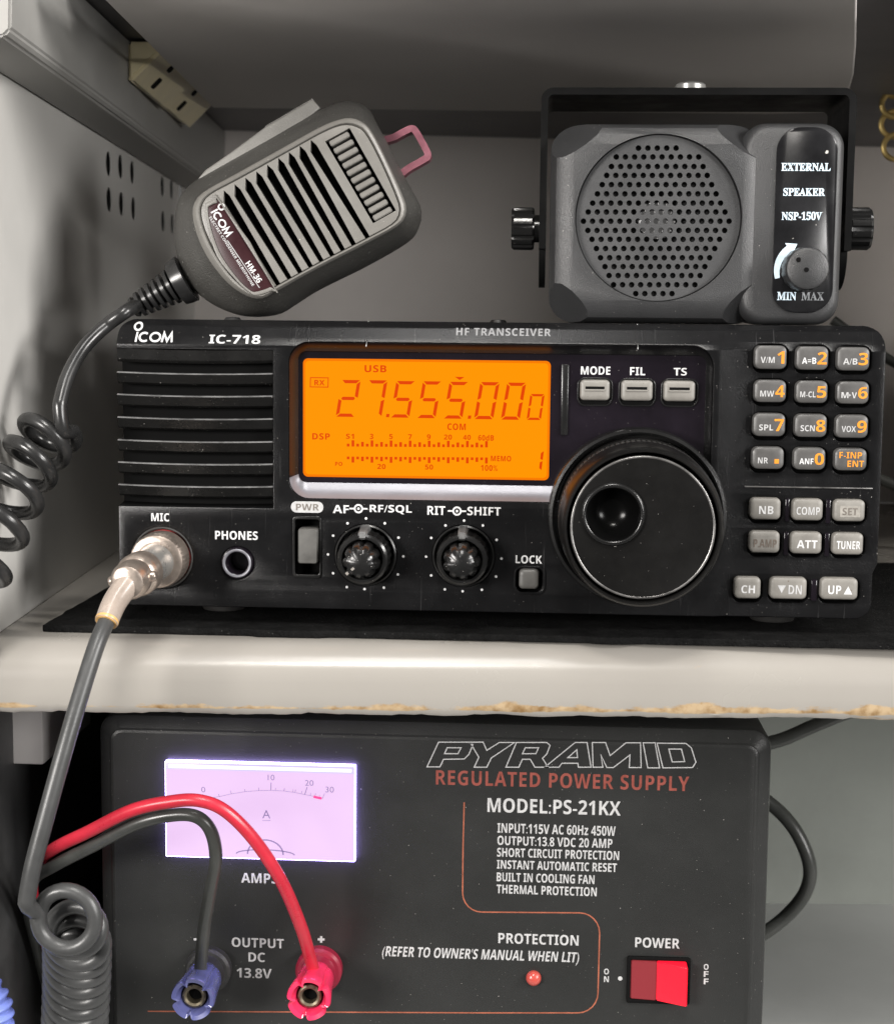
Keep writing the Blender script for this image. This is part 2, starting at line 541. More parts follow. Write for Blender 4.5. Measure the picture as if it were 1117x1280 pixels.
def letters(s, frame, pxbox, d, st='B', off=0.0, shear=0.0, space=1.0, surf=None, local=None, rot=None):
    """lettering fitted into a box; pxbox = (x0, y0, x1, y1) as seen, or local = (u0, v0, u1, v1)"""
    bm = glyphs(s, st, off, shear, space)
    xs = [v.co.x for v in bm.verts]
    ys = [v.co.y for v in bm.verts]
    if local:
        u0, v0, u1, v1 = local
    else:
        x0, y0, x1, y1 = pxbox
        xm, ym = (x0 + x1) / 2, (y0 + y1) / 2
        u0, u1 = frame.p(x0, ym, d)[0], frame.p(x1, ym, d)[0]
        v0, v1 = frame.p(xm, y1, d)[1], frame.p(xm, y0, d)[1]
    sx, sy = (u1 - u0) / (max(xs) - min(xs)), (v1 - v0) / (max(ys) - min(ys))
    for v in bm.verts:
        x, y = u0 + (v.co.x - min(xs)) * sx, v0 + (v.co.y - min(ys)) * sy
        if rot:
            (cx, cy), a = rot
            x, y = cx + x * math.cos(a) - y * math.sin(a), cy + x * math.sin(a) + y * math.cos(a)
        v.co = Vector((x, y, d + (surf(x, y) if surf else 0)))
    return bm

def flat(bm, poly, z):
    bm.faces.new([bm.verts.new((p[0], p[1], z)) for p in poly])

def stroke(bm, pts, w, z, closed=False):                                    # printed line of width w
    P = [Vector(p) for p in pts]
    n = len(P)
    A, Bq = [], []
    for i in range(n):
        a, b = (P[i - 1], P[(i + 1) % n]) if closed else (P[max(0, i - 1)], P[min(n - 1, i + 1)])
        d1 = (P[i] - a).normalized() if (P[i] - a).length > 1e-6 else (b - P[i]).normalized()
        d2 = (b - P[i]).normalized() if (b - P[i]).length > 1e-6 else d1
        t = (d1 + d2)
        t = t.normalized() if t.length > 1e-6 else d1
        nn = Vector((-t.y, t.x))
        k = w / 2 / max(0.35, abs(nn.dot(Vector((-d1.y, d1.x)))))
        A.append(bm.verts.new((P[i].x + nn.x * k, P[i].y + nn.y * k, z)))
        Bq.append(bm.verts.new((P[i].x - nn.x * k, P[i].y - nn.y * k, z)))
    for i in range(n if closed else n - 1):
        j = (i + 1) % n
        bm.faces.new((A[i], A[j], Bq[j], Bq[i]))

# ================================================================== the cabinet (setting)
PSI = math.atan2(12.5, 185)
CU = Vector((math.cos(PSI), math.sin(PSI), 0))
CB = Vector((-math.sin(PSI), math.cos(PSI), 0))
FC = Frame((0, -17, -8), CU, (0, 0, 1))                     # shelf front: u along the edge, v up, n towards the room
WALLU, DEPTH = -155.2, 437.0
FW = Frame(Vector((0, -17, -8)) + CU * WALLU, CB, (0, 0, 1))   # left wall: u into the cabinet, v up, n into the bay
FB = Frame(Vector((0, -17, -8)) + CB * DEPTH, CU, (0, 0, 1))   # back wall
TOPV = 207.0

# shelf board with a rolled, chipped front edge
bm = bmesh.new()
NS = 360
U0, U1 = -420.0, 420.0
rings = []
for k in range(NS + 1):
    u = U0 + (U1 - U0) * k / NS
    j = noise.noise(Vector((u * 0.09, 1.3, 0))) * 0.75 + noise.noise(Vector((u * 0.35, 5.1, 0))) * 0.4
    j2 = noise.noise(Vector((u * 0.15, 9.1, 0))) * 0.35
    prof = [(-DEPTH, -20.5), (-DEPTH, 0.0), (-12.5, 0.0)]
    for a in range(1, 9):
        t = R(90 * a / 8)
        prof.append((-12.5 + 12.5 * math.sin(t), -11.5 + 11.5 * math.cos(t)))
    prof += [(0.1, -15.5), (-0.1 + j2 * 0.3, -19.0 + j * 0.5), (-0.5 + j2, -20.6 + j), (-1.4, -21.6 + j), (-3.4, -21.7 + j * 0.7), (-6, -20.5)]
    rings.append([(u, v, n) for n, v in prof])
loft(bm, rings)
o = ob('shelf', bm, MT['shelf'])
o.matrix_world = FC.matrix()
tag(o, kind='structure', label='cream painted cabinet shelf with a rounded chipped front edge', cat='shelf')

# left wall with vent slots
slots = []
for zx, zy in ((380, 572), (422, 582), (463, 602), (382, 697), (425, 712), (467, 728), (568, 650), (600, 662), (630, 676),
               (570, 772), (602, 782), (632, 796)):
    u, v = FW.p(zx / 2.7925, zy / 2.7925)
    slots.append(rrect(u - 5.6, u + 5.6, v - 5.0, v + 5.0, 5.0, 6))
bm = bmesh.new()
box(bm, -4, DEPTH, 0.2, TOPV + 30, -0.5, 0)
bm = punch(bm, slots, -4, 2)
o = ob('side_wall', bm, MT['side'])
o.matrix_world = FW.matrix()
tag(o, kind='structure', label='pale side wall of the cabinet with oval vent slots', cat='wall')
bm = bmesh.new()
box(bm, -4, DEPTH, -190, TOPV + 30, -30, -10)
box(bm, -4, 4, -190, TOPV + 30, -9.9, -0.6)  # front strip added to keep room light out of the gap
o = ob('outer_wall', bm, MT['dark'])
o.matrix_world = FW.matrix()
tag(o, kind='structure', label='dark outer skin behind the vented side wall', cat='wall')

bm = bmesh.new()
box(bm, WALLU - 3, 480, 0.2, TOPV + 60, -8, 0)
o = ob('back_wall', bm, MT['wall'])
o.matrix_world = FB.matrix()
tag(o, kind='structure', label='warm grey back wall of the radio shelf', cat='wall')

bm = bmesh.new()
box(bm, 258, 262, 0.2, TOPV + 30, -DEPTH + 0.2, 0)
o = ob('right_wall', bm, MT['side'])
o.matrix_world = FC.matrix()
tag(o, kind='structure', label='pale right side wall of the cabinet', cat='wall')

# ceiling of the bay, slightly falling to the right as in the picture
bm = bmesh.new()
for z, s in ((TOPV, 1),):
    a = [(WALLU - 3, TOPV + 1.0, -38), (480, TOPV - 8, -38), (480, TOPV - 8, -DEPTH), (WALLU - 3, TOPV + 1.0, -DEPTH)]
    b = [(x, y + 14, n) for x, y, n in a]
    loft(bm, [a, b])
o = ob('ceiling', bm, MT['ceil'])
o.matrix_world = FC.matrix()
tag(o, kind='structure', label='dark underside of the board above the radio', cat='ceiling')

# paler panel with a rounded corner hanging just under the ceiling
PANELV = TOPV - 9.5
FP = Frame(FC.O + Vector((0, 0, 1)) * PANELV, CU, CB)       # looks up: u along, v into the bay
q = [FP.p(*c) for c in ((1072, -60), (1070, 0), (1069, 60), (1066, 95), (1058, 122), (1046, 140))]
bm = plate([(WALLU + 34, 1), (q[1][0], 1)] + [c for c in q if c[1] > 1.6] + [(q[-1][0] - 30, q[-1][1] + 9), (WALLU + 34, q[-1][1] + 9)], [], 0, 3, 0.8)
o = ob('ceiling_panel', bm, MT['slab'])
o.matrix_world = FP.matrix()
tag(o, 'grey metal panel with rounded corner fixed under the cabinet ceiling', 'panel', kind='structure')

# lower bay
FLOORV = -184.0
bm = bmesh.new()
box(bm, -420, 480, FLOORV - 10, FLOORV, -DEPTH, 60)
o = ob('floor', bm, MT['floor'])
o.matrix_world = FC.matrix()
tag(o, kind='structure', label='grey lower shelf under the power supply', cat='floor')
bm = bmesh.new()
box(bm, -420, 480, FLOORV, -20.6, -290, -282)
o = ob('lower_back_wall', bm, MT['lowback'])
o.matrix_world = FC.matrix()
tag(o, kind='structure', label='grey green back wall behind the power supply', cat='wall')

# beam along the ceiling, on the left wall
bm = bmesh.new()
b0 = FW.p(18, 30, 18)[0]
rings = []
for u in (max(b0, -200), DEPTH - 0.5):
    t = (u - b0) / (DEPTH - b0)
    lo = 172 + 4 * (1 - t)
    rings.append([(u, lo, 0.2), (u, lo + 2, 15), (u, lo + 4, 17), (u, TOPV + 0.5, 18), (u, TOPV + 0.5, 0.2)])
loft(bm, rings)
bmesh.ops.bevel(bm, geom=list(bm.edges), offset=0.8, segments=2, affect='EDGES')
o = ob('wall_beam', bm, MT['beam'])
o.matrix_world = FW.matrix()
tag(o, 'grey metal beam running back along the top of the side wall', 'beam')

# ivory twin socket block on the beam
un, vn_ = FW.p(562 / 3.4906, 372 / 3.4906, 18)
uf, vf_ = FW.p(795 / 3.4906, 538 / 3.4906, 18)
LEG = TOPV - 0.6 - (vn_ + vf_) / 2
FO = Frame(FW.O + FW.U * ((un + uf) / 2) + FW.N * (18 + LEG / 2) + FW.V * (TOPV - 0.6 - LEG / 2), FW.U, FW.V + FW.N)
root = thing('socket_block', FO, 'ivory twin wall socket block in the corner above the grey beam', 'socket')
HL, HW = (uf - un) / 2, LEG / math.sqrt(2)
bm = bmesh.new()
loft(bm, [[(x, -HW, 0), (x, HW, 0), (x, 0, -HW)] for x in (-HL, HL)])
bmesh.ops.bevel(bm, geom=list(bm.edges), offset=0.9, segments=2, affect='EDGES')
ob('housing', bm, MT['ivory'], root)
for k in range(2):
    a0_, a1_ = -HL + 1.2 + k * HL * 0.98, -HL + 1.2 + (k + 1) * HL * 0.98 - 1.0
    bm = bmesh.new()
    A = [(a0_, -HW * 0.86, -0.5), (a1_, -HW * 0.86, -0.5), (a1_, HW * 0.86, -0.5), (a0_, HW * 0.86, -0.5)]
    Bt = [(a0_ + 0.4, -HW * 0.82, 0.4), (a1_ - 0.4, -HW * 0.82, 3.6), (a1_ - 0.4, HW * 0.82, 3.6), (a0_ + 0.4, HW * 0.82, 0.4)]
    loft(bm, [A, Bt])
    f = ob('socket_face', bm, MT['ivory'], root, sharp=20)
    for v, w in ((-HW * 0.36, 2.7), (HW * 0.36, 1.5)):
        bm = bmesh.new()
        um_ = a0_ + (a1_ - a0_) * 0.4
        loft(bm, [[(x, y, z) for x, y in rrect(um_ - 2.7, um_ + 2.7, v - w, v + w, 1.4)] for z in (0.5, 2.0)])
        for q in bm.verts: q.co.z += (q.co.x - um_) * 3.2 / (a1_ - a0_)
        ob('contact_slot', bm, MT['well'], f)

# brass rings at the right edge
FBr = Frame((0, 240, 0), (1, 0, 0), (0, 0, 1))
root = thing('brass_chain', Frame(FBr.w(1112, 60), (1, 0, 0), (0, 0, 1)), 'brass chain of round links hanging at the top right', 'chain')
o0 = FBr.p3(1112, 60)
for k, (x, y) in enumerate(((1121, 66), (1119, 101), (1118, 131), (1118, 155), (1120, 184))):
    c = FBr.p3(x, y) - o0
    rx, ry = (6.0, 5.6) if k in (2, 3, 4) else (6.2, 6.8)
    bm = bmesh.new()
    tube(bm, [(c.x + rx * math.cos(2 * math.pi * i / 32), c.y + ry * math.sin(2 * math.pi * i / 32), 0.8 * (-1) ** k) for i in range(32)], 1.25, 10, True)
    ob('link', bm, MT['brass'], root)

# bracket block under the shelf, at the left
FK = Frame((0, 40, 0), (1, 0, 0), (0, 0, 1))
bm = bmesh.new()
u1, v1 = FK.p(53, 890)
u0, v0 = FK.p(-60, 953)
box(bm, u0, u1, v0, -30.5, -60, 0, 0.6)
o = ob('support_block', bm, MT['slab'])
o.matrix_world = FK.matrix()
tag(o, 'grey rectangular support block under the left end of the shelf', 'block')

# ================================================================== black felt mat
FM = Frame((0, 0, -8), (1, 0, 0), (0, 1, 0))
bm = bmesh.new()
edge = []
for k in range(120):
    u = -143 + 330 * k / 119
    edge.append((u, -7.6 + noise.noise(Vector((u * 0.12, 0, 3))) * 0.9 - (1.2 if -75 < u < -52 or 30 < u < 44 else 0)))
left = [(-143 - 0.4 * math.sin(k) - k * 0.9 + noise.noise(Vector((k * 0.7, 4, 0))) * 1.2, 170 - 177 * k / 30) for k in range(30)]
left = [(-143 - 22 * (1 - k / 29) * 0.0 + noise.noise(Vector((k * 0.7, 4, 0))) * 1.0, 170 - 176 * k / 29) for k in range(30)]
poly = edge + [(187, 170)] + left
bm = plate(poly, [], 0.1, 2.4, 0.5)
o = ob('felt_mat', bm, MT['felt'])
o.matrix_world = FM.matrix()
tag(o, 'dusty black felt mat on the cream shelf under the radio', 'mat')

# ================================================================== the radio
FR = Frame((0, 0, 0), (1, 0, 0), (0, 0, 1))
P = FR.p
radio = thing('radio_transceiver', FR, 'black radio transceiver with orange lit display and a big tuning knob', 'radio')
UK0, UK1, VS = P(897, 560)[0], P(913, 560)[0], 83.6
def surf(u, v):
    n = 0.0
    if v > VS: n -= (v - VS) * 0.62
    if v > 89.6: n -= (v - 89.6) * 0.9
    return n - 1.3 * max(0.0, min(1.0, (u - UK0) / (UK1 - UK0)))

# casing behind the panel, feet, top screws
bm = bmesh.new()
box(bm, -117.5, 117.5, 1.5, 90.0, -239, -12, 1.5)
case = ob('case', bm, MT['case'], radio)
for u, n in ((-92, -30), (92, -30), (-92, -215), (92, -215)):
    bm = bmesh.new()
    lathe(bm, (u, -5.6, n), (0, 1, 0), [(7, 0), (7.5, 0.8), (7.5, 7.4)], 24)
    ob('foot', bm, MT['rubber'], radio)
for x, y in ((274, 393), (620, 397), (976, 400)):
    bm = bmesh.new()
    lathe(bm, (P(x, y)[0], 89.8, -22), (0, 1, 0), [(3, 0), (3, 1.6), (2.2, 2.6), (0, 2.8)], 20)
    ob('screw', bm, MT['chrome'] if x > 300 else MT['case'], radio)

# front panel with its openings
def pxrect(x0, y0, x1, y1, r, d=0.0, n=5):
    u0, u1 = P(x0, (y0 + y1) / 2, d)[0], P(x1, (y0 + y1) / 2, d)[0]
    v0, v1 = P((x0 + x1) / 2, y1, d)[1], P((x0 + x1) / 2, y0, d)[1]
    return rrect(u0, u1, v0, v1, r, n)
def pxb(x0, y0, x1, y1, d=0.0):
    return (P(x0, (y0 + y1) / 2, d)[0], P(x1, (y0 + y1) / 2, d)[0], P((x0 + x1) / 2, y1, d)[1], P((x0 + x1) / 2, y0, d)[1])

KEYS = []                                                   # (x0, y0, x1, y1, kind, legends)
leg = [['V/M', '1', 'A=B', '2', 'A/B', '3'], ['MW', '4', 'M-CL', '5', 'M▸V', '6'], ['SPL', '7', 'SCN', '8', 'VOX', '9'], ['NR', '.', 'ANF', '0', 'F-INP', 'ENT']]
for r_, (ya, yb) in enumerate(((431.8, 461.5), (474.8, 503), (516.6, 545.6), (558.6, 586.5))):
    for c_ in range(3):
        xa = (942.8, 994.6, 1045.8)[c_] - (0, 0.5, 2.0, 3.4)[r_]
        xb = (982.9, 1034.8, 1086.4)[c_] - (0, 0.8, 1.8, 3.6)[r_]
        KEYS.append((xa, ya + c_ * 1.0, xb, yb + c_ * 1.0, 'dark', leg[r_][2 * c_:2 * c_ + 2]))
for xa, xb, t in ((936.9, 975.2, 'NB'), (989.4, 1028, 'COMP'), (1041.3, 1080.5, 'SET')):
    KEYS.append((xa, 622.5 + (xa - 936) * 0.022, xb, 649.5 + (xa - 936) * 0.022, 'light', [t]))
for xa, xb, t in ((936, 974, 'P.AMP'), (987.3, 1026.5, 'ATT'), (1039.5, 1078.4, 'TUNER')):
    KEYS.append((xa, 664 + (xa - 936) * 0.022, xb, 691.2 + (xa - 936) * 0.022, 'light', [t]))
for xa, xb, t in ((917.3, 950.2, 'CH'), (961.8, 1007.8, 'dn'), (1025, 1071.6, 'up')):
    KEYS.append((xa, 721.5 + (xa - 917) * 0.012, xb, 748.5 + (xa - 917) * 0.012, 'light', [t]))

uL, uR, vT = -120.0, 120.0, 91.5
uN, vN0, vN1 = P(341, 540)[0], P(240, 633.5)[1], P(240, 437)[1]
out = []
def arc(cx, cy, r, a0, a1, n=6):
    return [(cx + r * math.cos(R(a0 + (a1 - a0) * k / n)), cy + r * math.sin(R(a0 + (a1 - a0) * k / n))) for k in range(n + 1)]
vn = P(1098, 712)[1]
out += arc(uR - 6, vT - 6, 6, 0, 90) + arc(uL + 5, vT - 5, 5, 90, 180)
out += [(uL, vN1), (uN, vN1), (uN, vN0), (uL, vN0)]
out += arc(uL + 3, 3, 3, 180, 270) + arc(uR - 1.4 - 5, 5, 5, 270, 360) + [(uR - 1.4, vn - 1.5), (uR, vn + 1.5)]
holes = [pxrect(361, 430, 889, 627, 6.5, 0, 8)]
cMIC, cPH = P(203, 697), P(297, 703.5)
holes += [circle(*cMIC, 10.1), circle(*cPH, 5.3, 32)]
cAF, cRIT = P(457, 694), P(579, 695)
holes += [circle(*cAF, 9.9), circle(*cRIT, 9.9)]
holes += [pxrect(367.5, 648, 400, 719, 1.0), pxrect(644, 709, 677, 740.5, 2.2)]
for xa, ya, xb, yb, kd, t in KEYS:
    holes.append(pxrect(xa - 2.6, ya - 1.8, xb + 2.2, yb + 4.4, 2.8, -1.3))
bm = plate(out, holes, -13, 0, 0.45, 2)
for co, no in (((0, VS, 0), (0, 1, 0)), ((0, 89.6, 0), (0, 1, 0)), ((UK0, 0, 0), (1, 0, 0)), ((UK1, 0, 0), (1, 0, 0))):
    bmesh.ops.bisect_plane(bm, geom=list(bm.verts) + list(bm.edges) + list(bm.faces), plane_co=co, plane_no=no)
for v in bm.verts:
    if v.co.z > -6:
        v.co.z += surf(v.co.x, v.co.y)
panel = ob('front_panel', bm, MT['panel'], radio, sharp=28)

# dark liner behind the openings
bm = bmesh.new()
box(bm, uL + 2, uR - 3, 1.5, 87, -11.9, -7.5)
ob('panel_liner', bm, MT['well'], radio)

# louvres at the left
bm = bmesh.new()
edges = [P(240, y)[1] for y in (465, 493, 521.5, 550, 578, 606, 634)]
per = edges[0] - edges[1]
prof = [(-7.4, vN1 + 0.2), (-0.4, vN1 + 0.2), (-0.9, vN1 - 3.0), (-1.8, vN1 - 4.0), (-7, vN1 - 3.4)]
for i, e in enumerate(edges):
    prof += [(-7, e - 0.9), (-1.3, e - 0.12), (-0.55, e + 0.02), (-0.15, e - 0.2), (-0.1, e - 0.42), (-0.7, e - 1.8), (-1.3, e - 3.3), (-2.2, e - 3.9), (-7, e - 3.0)] if i < 6 else [(-7, e + 0.9), (-1.0, e + 0.12), (-0.35, e), (-0.2, e - 0.4), (-7.4, e - 0.41)]
rings = []
for k in range(25):
    t = k / 24
    u = uL + 0.05 + (uN - uL - 0.1) * t
    rings.append([(u, v - (0.45 * math.sin(math.pi * t) ** 0.8 if 0 < j < len(prof) - 2 else 0), n + (0.25 * math.sin(math.pi * t) if n > -6 else 0)) for j, (n, v) in enumerate(prof)])
loft(bm, rings)
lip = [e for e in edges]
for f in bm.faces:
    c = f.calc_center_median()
    if c.z < -2.4: f.material_index = 1  # gap faces blackened, shade of the slots put into the colour
    elif c.z > -0.75 and any(-0.55 < c.y + 0.3 - e < 0.35 for e in lip): f.material_index = 2  # lip strip in lighter grey, a highlight painted on the edge
ob('louvre', bm, [MT['louvre'], MT['well'], MT['edgeglint']], radio, sharp=25)

# lettering on the panel
def print_panel(s, b, st='B', m='white', sp=surf, parent=None, **k):
    return ob('lettering', letters(s, FR, b, 0.06, st, surf=sp, **k), MT[m], parent or panel)
def maker(mp, z, w, sf=None):                                              # round-dotted i, C, O, M in a 1 x 0.29 box
    bm = bmesh.new()
    A = lambda cx, cy, rx, ry, a0, a1, n=26: [(cx + rx * math.cos(R(a0 + (a1 - a0) * k / n)), cy + ry * math.sin(R(a0 + (a1 - a0) * k / n))) for k in range(n + 1)]
    for pts, cl in (([(0.035, 0.0), (0.055, 0.255)], False), (A(0.055, 0.40, 0.095, 0.095, 0, 345), True), (A(0.245, 0.127, 0.12, 0.107, 48, 312), False),
                    (A(0.535, 0.127, 0.128, 0.107, 0, 350), True), ([(0.715, 0.0), (0.755, 0.235), (0.85, 0.03), (0.95, 0.235), (0.975, 0.0)], False)):
        stroke(bm, [mp(*p) for p in pts], w, z, cl)
    for q in bm.verts:
        if sf: q.co.z += sf(q.co.x, q.co.y)
    return bm
ma, mb_ = P(167.5, 427.3), P(215.5, 427.3)
mk = mb_[0] - ma[0]
ob('lettering', maker(lambda x, y: (ma[0] + mk * x, ma[1] + mk * y), 0.06, 0.62, surf), MT['white'], panel)
print_panel('IC-718', (260.6, 418.6, 324.8, 429.6), 'B')
print_panel('HF TRANSCEIVER', (569.4, 410.2, 688.2, 419.8), 'B', 'dimink', space=1.1)
print_panel('MIC', (189.2, 641.4, 211.8, 651.6))
print_panel('PHONES', (269, 663.8, 322.2, 674.6))
print_panel('AF', (416, 631.4, 436.2, 641.4))
print_panel('RF/SQL', (462, 631.2, 514.6, 642.6))
print_panel('RIT', (534, 632.6, 556.4, 643.6))
print_panel('SHIFT', (583.8, 633.6, 625.6, 644.4))
print_panel('LOCK', (644.2, 694.2, 677, 704.4))
for x, y in ((448, 635.8), (571, 638.8)):
    bm = bmesh.new()
    u, v = P(x, y)
    stroke(bm, [(u + 1.2 * math.cos(2 * math.pi * k / 28), v + 1.2 * math.sin(2 * math.pi * k / 28)) for k in range(28)], 0.55, 0.06, True)
    for s in (-1, 1):
        stroke(bm, [(u + s * 1.45, v), (u + s * 2.9, v)], 0.5, 0.06)
    flat(bm, circle(u, v, 0.42, 14), 0.06)
    ob('lettering', bm, MT['white'], panel)
bm = bmesh.new()
flat(bm, pxrect(363.7, 626.8, 404.2, 640.8, 1.75), 0.05)
pill = ob('label_pill', bm, MT['greyink'], panel)
ob('lettering', letters('PWR', FR, (370, 629.8, 398.8, 638), 0.09), MT['darkink'], panel)
for (x, y, y2) in ((457.7, 401, 425), (797.5, 405, 430)):
    bm = bmesh.new()
    u, va, vb = P(x, y)[0], P(x, y)[1], P(x, y2)[1]
    stroke(bm, [(u, va), (u, VS), (u, vb)], 0.28, 0.06)
    for q in bm.verts: q.co.z += surf(q.co.x, q.co.y)
    ob('tick_mark', bm, MT['white'], panel)
bm = bmesh.new()
a_, b_ = P(930.5, 608.6), P(1091, 611)
box(bm, a_[0], b_[0], a_[1] - 0.22, a_[1] + 0.22, -2.2, -0.85, 0.15)
ob('divider_highlight', bm, MT['rim'], panel)  # silver stands in for the highlight along an engraved line
for xa, ya, xb, yb in ((980.3, 622.5, 986, 652), (1031, 624, 1037.5, 654.5), (978.5, 664.5, 984.8, 694), (1029.5, 665.5, 1036, 695.5), (1012.6, 724, 1020.4, 751)):
    bm = bmesh.new()
    u0, u1, v0, v1 = pxb(xa, ya, xb, yb, -1.3)
    box(bm, u0, u1, v0, v1, -2.6, -0.4, 0.45)
    ob('key_divider', bm, MT['gloss'], panel)

# display recess: smoked window, lit screen, cove with painted sheen
WN = -5.0
bm = bmesh.new()
u0, u1, v0, v1 = pxb(352, 420, 895, 640, 0)
box(bm, u0, u1, v0, v1, WN - 2.4, WN)
window = ob('display_window', bm, MT['gloss'], radio)
bm = bmesh.new()
oA, oB = pxrect(361.6, 431, 888.4, 626.6, 6.4, 0, 8), pxrect(373.5, 442, 880, 606.5, 2.6, WN, 8)
def lerp2(t, dz):
    return [(a[0] * t + b[0] * (1 - t), a[1] * t + b[1] * (1 - t), dz) for a, b in zip(oA, oB)]
loft(bm, [lerp2(0.0, WN - 0.1), lerp2(0.0, WN + 0.45), lerp2(0.1, WN + 0.75), lerp2(0.35, WN + 1.35), lerp2(0.65, WN + 2.35), lerp2(0.9, WN + 3.9), lerp2(1.0, WN + 4.8)], False, False)
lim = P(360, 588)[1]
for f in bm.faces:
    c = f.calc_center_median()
    if c.y < lim and c.z > WN + 0.5: f.material_index = 1  # lower cove in silver, a reflection painted on the black surround
ob('display_surround', bm, [MT['knob'], MT['sheenrim']], radio, sharp=50)

ua_, ub_, va_, vb_ = pxb(379, 449.5, 687, 598, WN)
SN = WN + 0.35
bm = bmesh.new()
rlayers(bm, ua_, ub_, va_, vb_, 1.6, [(0, WN - 0.2), (0, SN - 0.05)])
lcd = ob('display', bm, MT['lcdedge'], radio)
bm = bmesh.new()
rlayers(bm, ua_, ub_, va_, vb_, 1.6, [(0.75, SN - 0.1), (0.75, SN)])
ob('lit_screen', bm, MT['lcd'], lcd)
SEG = {'0': 'abcdef', '1': 'bc', '2': 'abged', '5': 'afgcd', '7': 'abc'}
def seven(bm, ch, u0, v0, u1, v1, w, sh, z):
    H, W = v1 - v0, u1 - u0 - sh
    def pt(x, y):
        return (u0 + x + sh * y / H, v0 + y, z)
    g = w * 0.22
    h2 = H / 2
    shp = dict(
        a=[(g, H), (W - g, H), (W - g - w, H - w), (g + w, H - w)], d=[(g, 0), (g + w, w), (W - g - w, w), (W - g, 0)],
        g=[(g + w * .6, h2), (g + w, h2 + w / 2), (W - g - w, h2 + w / 2), (W - g - w * .6, h2), (W - g - w, h2 - w / 2), (g + w, h2 - w / 2)],
        f=[(0, H - g - w * .2), (w, H - g - w), (w, h2 + w * .7), (0, h2 + g)], b=[(W, H - g - w * .2), (W, h2 + g), (W - w, h2 + w * .7), (W - w, H - g - w)],
        e=[(0, g + w * .2), (0, h2 - g), (w, h2 - w * .7), (w, g + w)], c=[(W, g + w * .2), (W - w, g + w), (W - w, h2 - w * .7), (W, h2 - g)])
    for s in SEG[ch]:
        bm.faces.new([bm.verts.new(pt(x, y)) for x, y in shp[s]])
Z = lambda x, y: (x / 3.019 + 350, y / 3.019 + 420)
DZ = SN + 0.05
def zbox(x0, y0, x1, y1):
    a, b = Z(x0, y0), Z(x1, y1)
    return (a[0], a[1], b[0], b[1])
bm = bmesh.new()
for ch, x0, y0, x1, y1 in (('2', 210, 166, 304, 305), ('7', 311, 167, 405, 307), ('5', 430, 170, 510, 308), ('5', 530, 171, 609, 310),
                           ('5', 630, 173, 710, 312), ('0', 732, 174, 827, 314), ('0', 833, 176, 927, 316)):
    if ch == '5': x0 -= 14
    u0, u1, v0, v1 = pxb(*zbox(x0, y0, x1, y1), DZ)
    seven(bm, ch, u0, v0, u1, v1, 1.02, 1.9, DZ)
u0, u1, v0, v1 = pxb(*zbox(930, 219, 997, 317), DZ)
seven(bm, '0', u0, v0, u1, v1, 0.72, 1.1, DZ)
u0, u1, v0, v1 = pxb(*zbox(950, 430, 994, 510), DZ)
seven(bm, '1', u0, v0, u1, v1, 0.8, 0.7, DZ)
for x, y in ((406, 300), (714, 306)):
    u, v = P(*Z(x, y), DZ)
    flat(bm, [(u - .55, v - .55), (u + .45, v - .55), (u + .6, v + .5), (u - .4, v + .5)], DZ)
a_, b_, c_ = (P(*Z(x, y), DZ) for x, y in ((659, 154), (695, 155), (677, 166)))
flat(bm, [a_, b_, c_], DZ)
digits = ob('frequency_digits', bm, MT['seg'], lcd)
for s, x0, y0, x1, y1, m in (('USB', 319, 110, 401, 137, 'seg'), ('RX', 130, 166, 168, 186, 'seg'), ('COM', 631, 330, 700, 355, 'seg'), ('DSP', 122, 367, 188, 391, 'seg'),
                             ('S1', 249, 369, 279, 388, 'seg'), ('3', 339, 369, 352, 389, 'seg'), ('5', 412, 370, 425, 389, 'seg'), ('7', 483, 371, 497, 390, 'seg'), ('9', 554, 371, 568, 391, 'seg'),
                             ('20', 618, 372, 648, 391, 'seg'), ('40', 690, 373, 719, 392, 'seg'), ('60dB', 747, 373, 806, 395, 'seg'), ('PO', 208, 475, 235, 490, 'seg'), ('20', 367, 483, 398, 502, 'seg'),
                             ('50', 547, 485, 577, 504, 'seg'), ('100%', 757, 487, 820, 509, 'seg'), ('MEMO', 795, 452, 871, 473, 'seg')):
    ob('annunciator', letters(s, FR, zbox(x0, y0, x1, y1), DZ, 'B', space=1.08), MT[m], lcd)
bm = bmesh.new()
q = [P(*Z(x, y), DZ) for x, y in ((115, 157), (182, 158), (181, 193), (114, 192))]
stroke(bm, q, 0.26, DZ, True)
ob('annunciator', bm, MT['seg'], lcd)
bm = bmesh.new()
for k in range(30):
    x = 257 + (778 - 257) * k / 29
    y = 409 + k * 0.12
    big = k % 2 == 1
    for yy, sgn in ((y + 8, 1), (y + 46, -1)):
        u, v = P(*Z(x, yy), DZ)
        h = (2.0 if k % 4 == 1 else 1.5) if big else 0.9
        if sgn < 0: h *= 0.95
        w = 0.42
        flat(bm, [(u - w, v), (u + w, v), (u + w, v + sgn * h), (u - w, v + sgn * h)] if sgn > 0 else [(u - w, v - h), (u + w, v - h), (u + w, v), (u - w, v)], DZ)
ob('meter_scale', bm, MT['seg'], lcd)

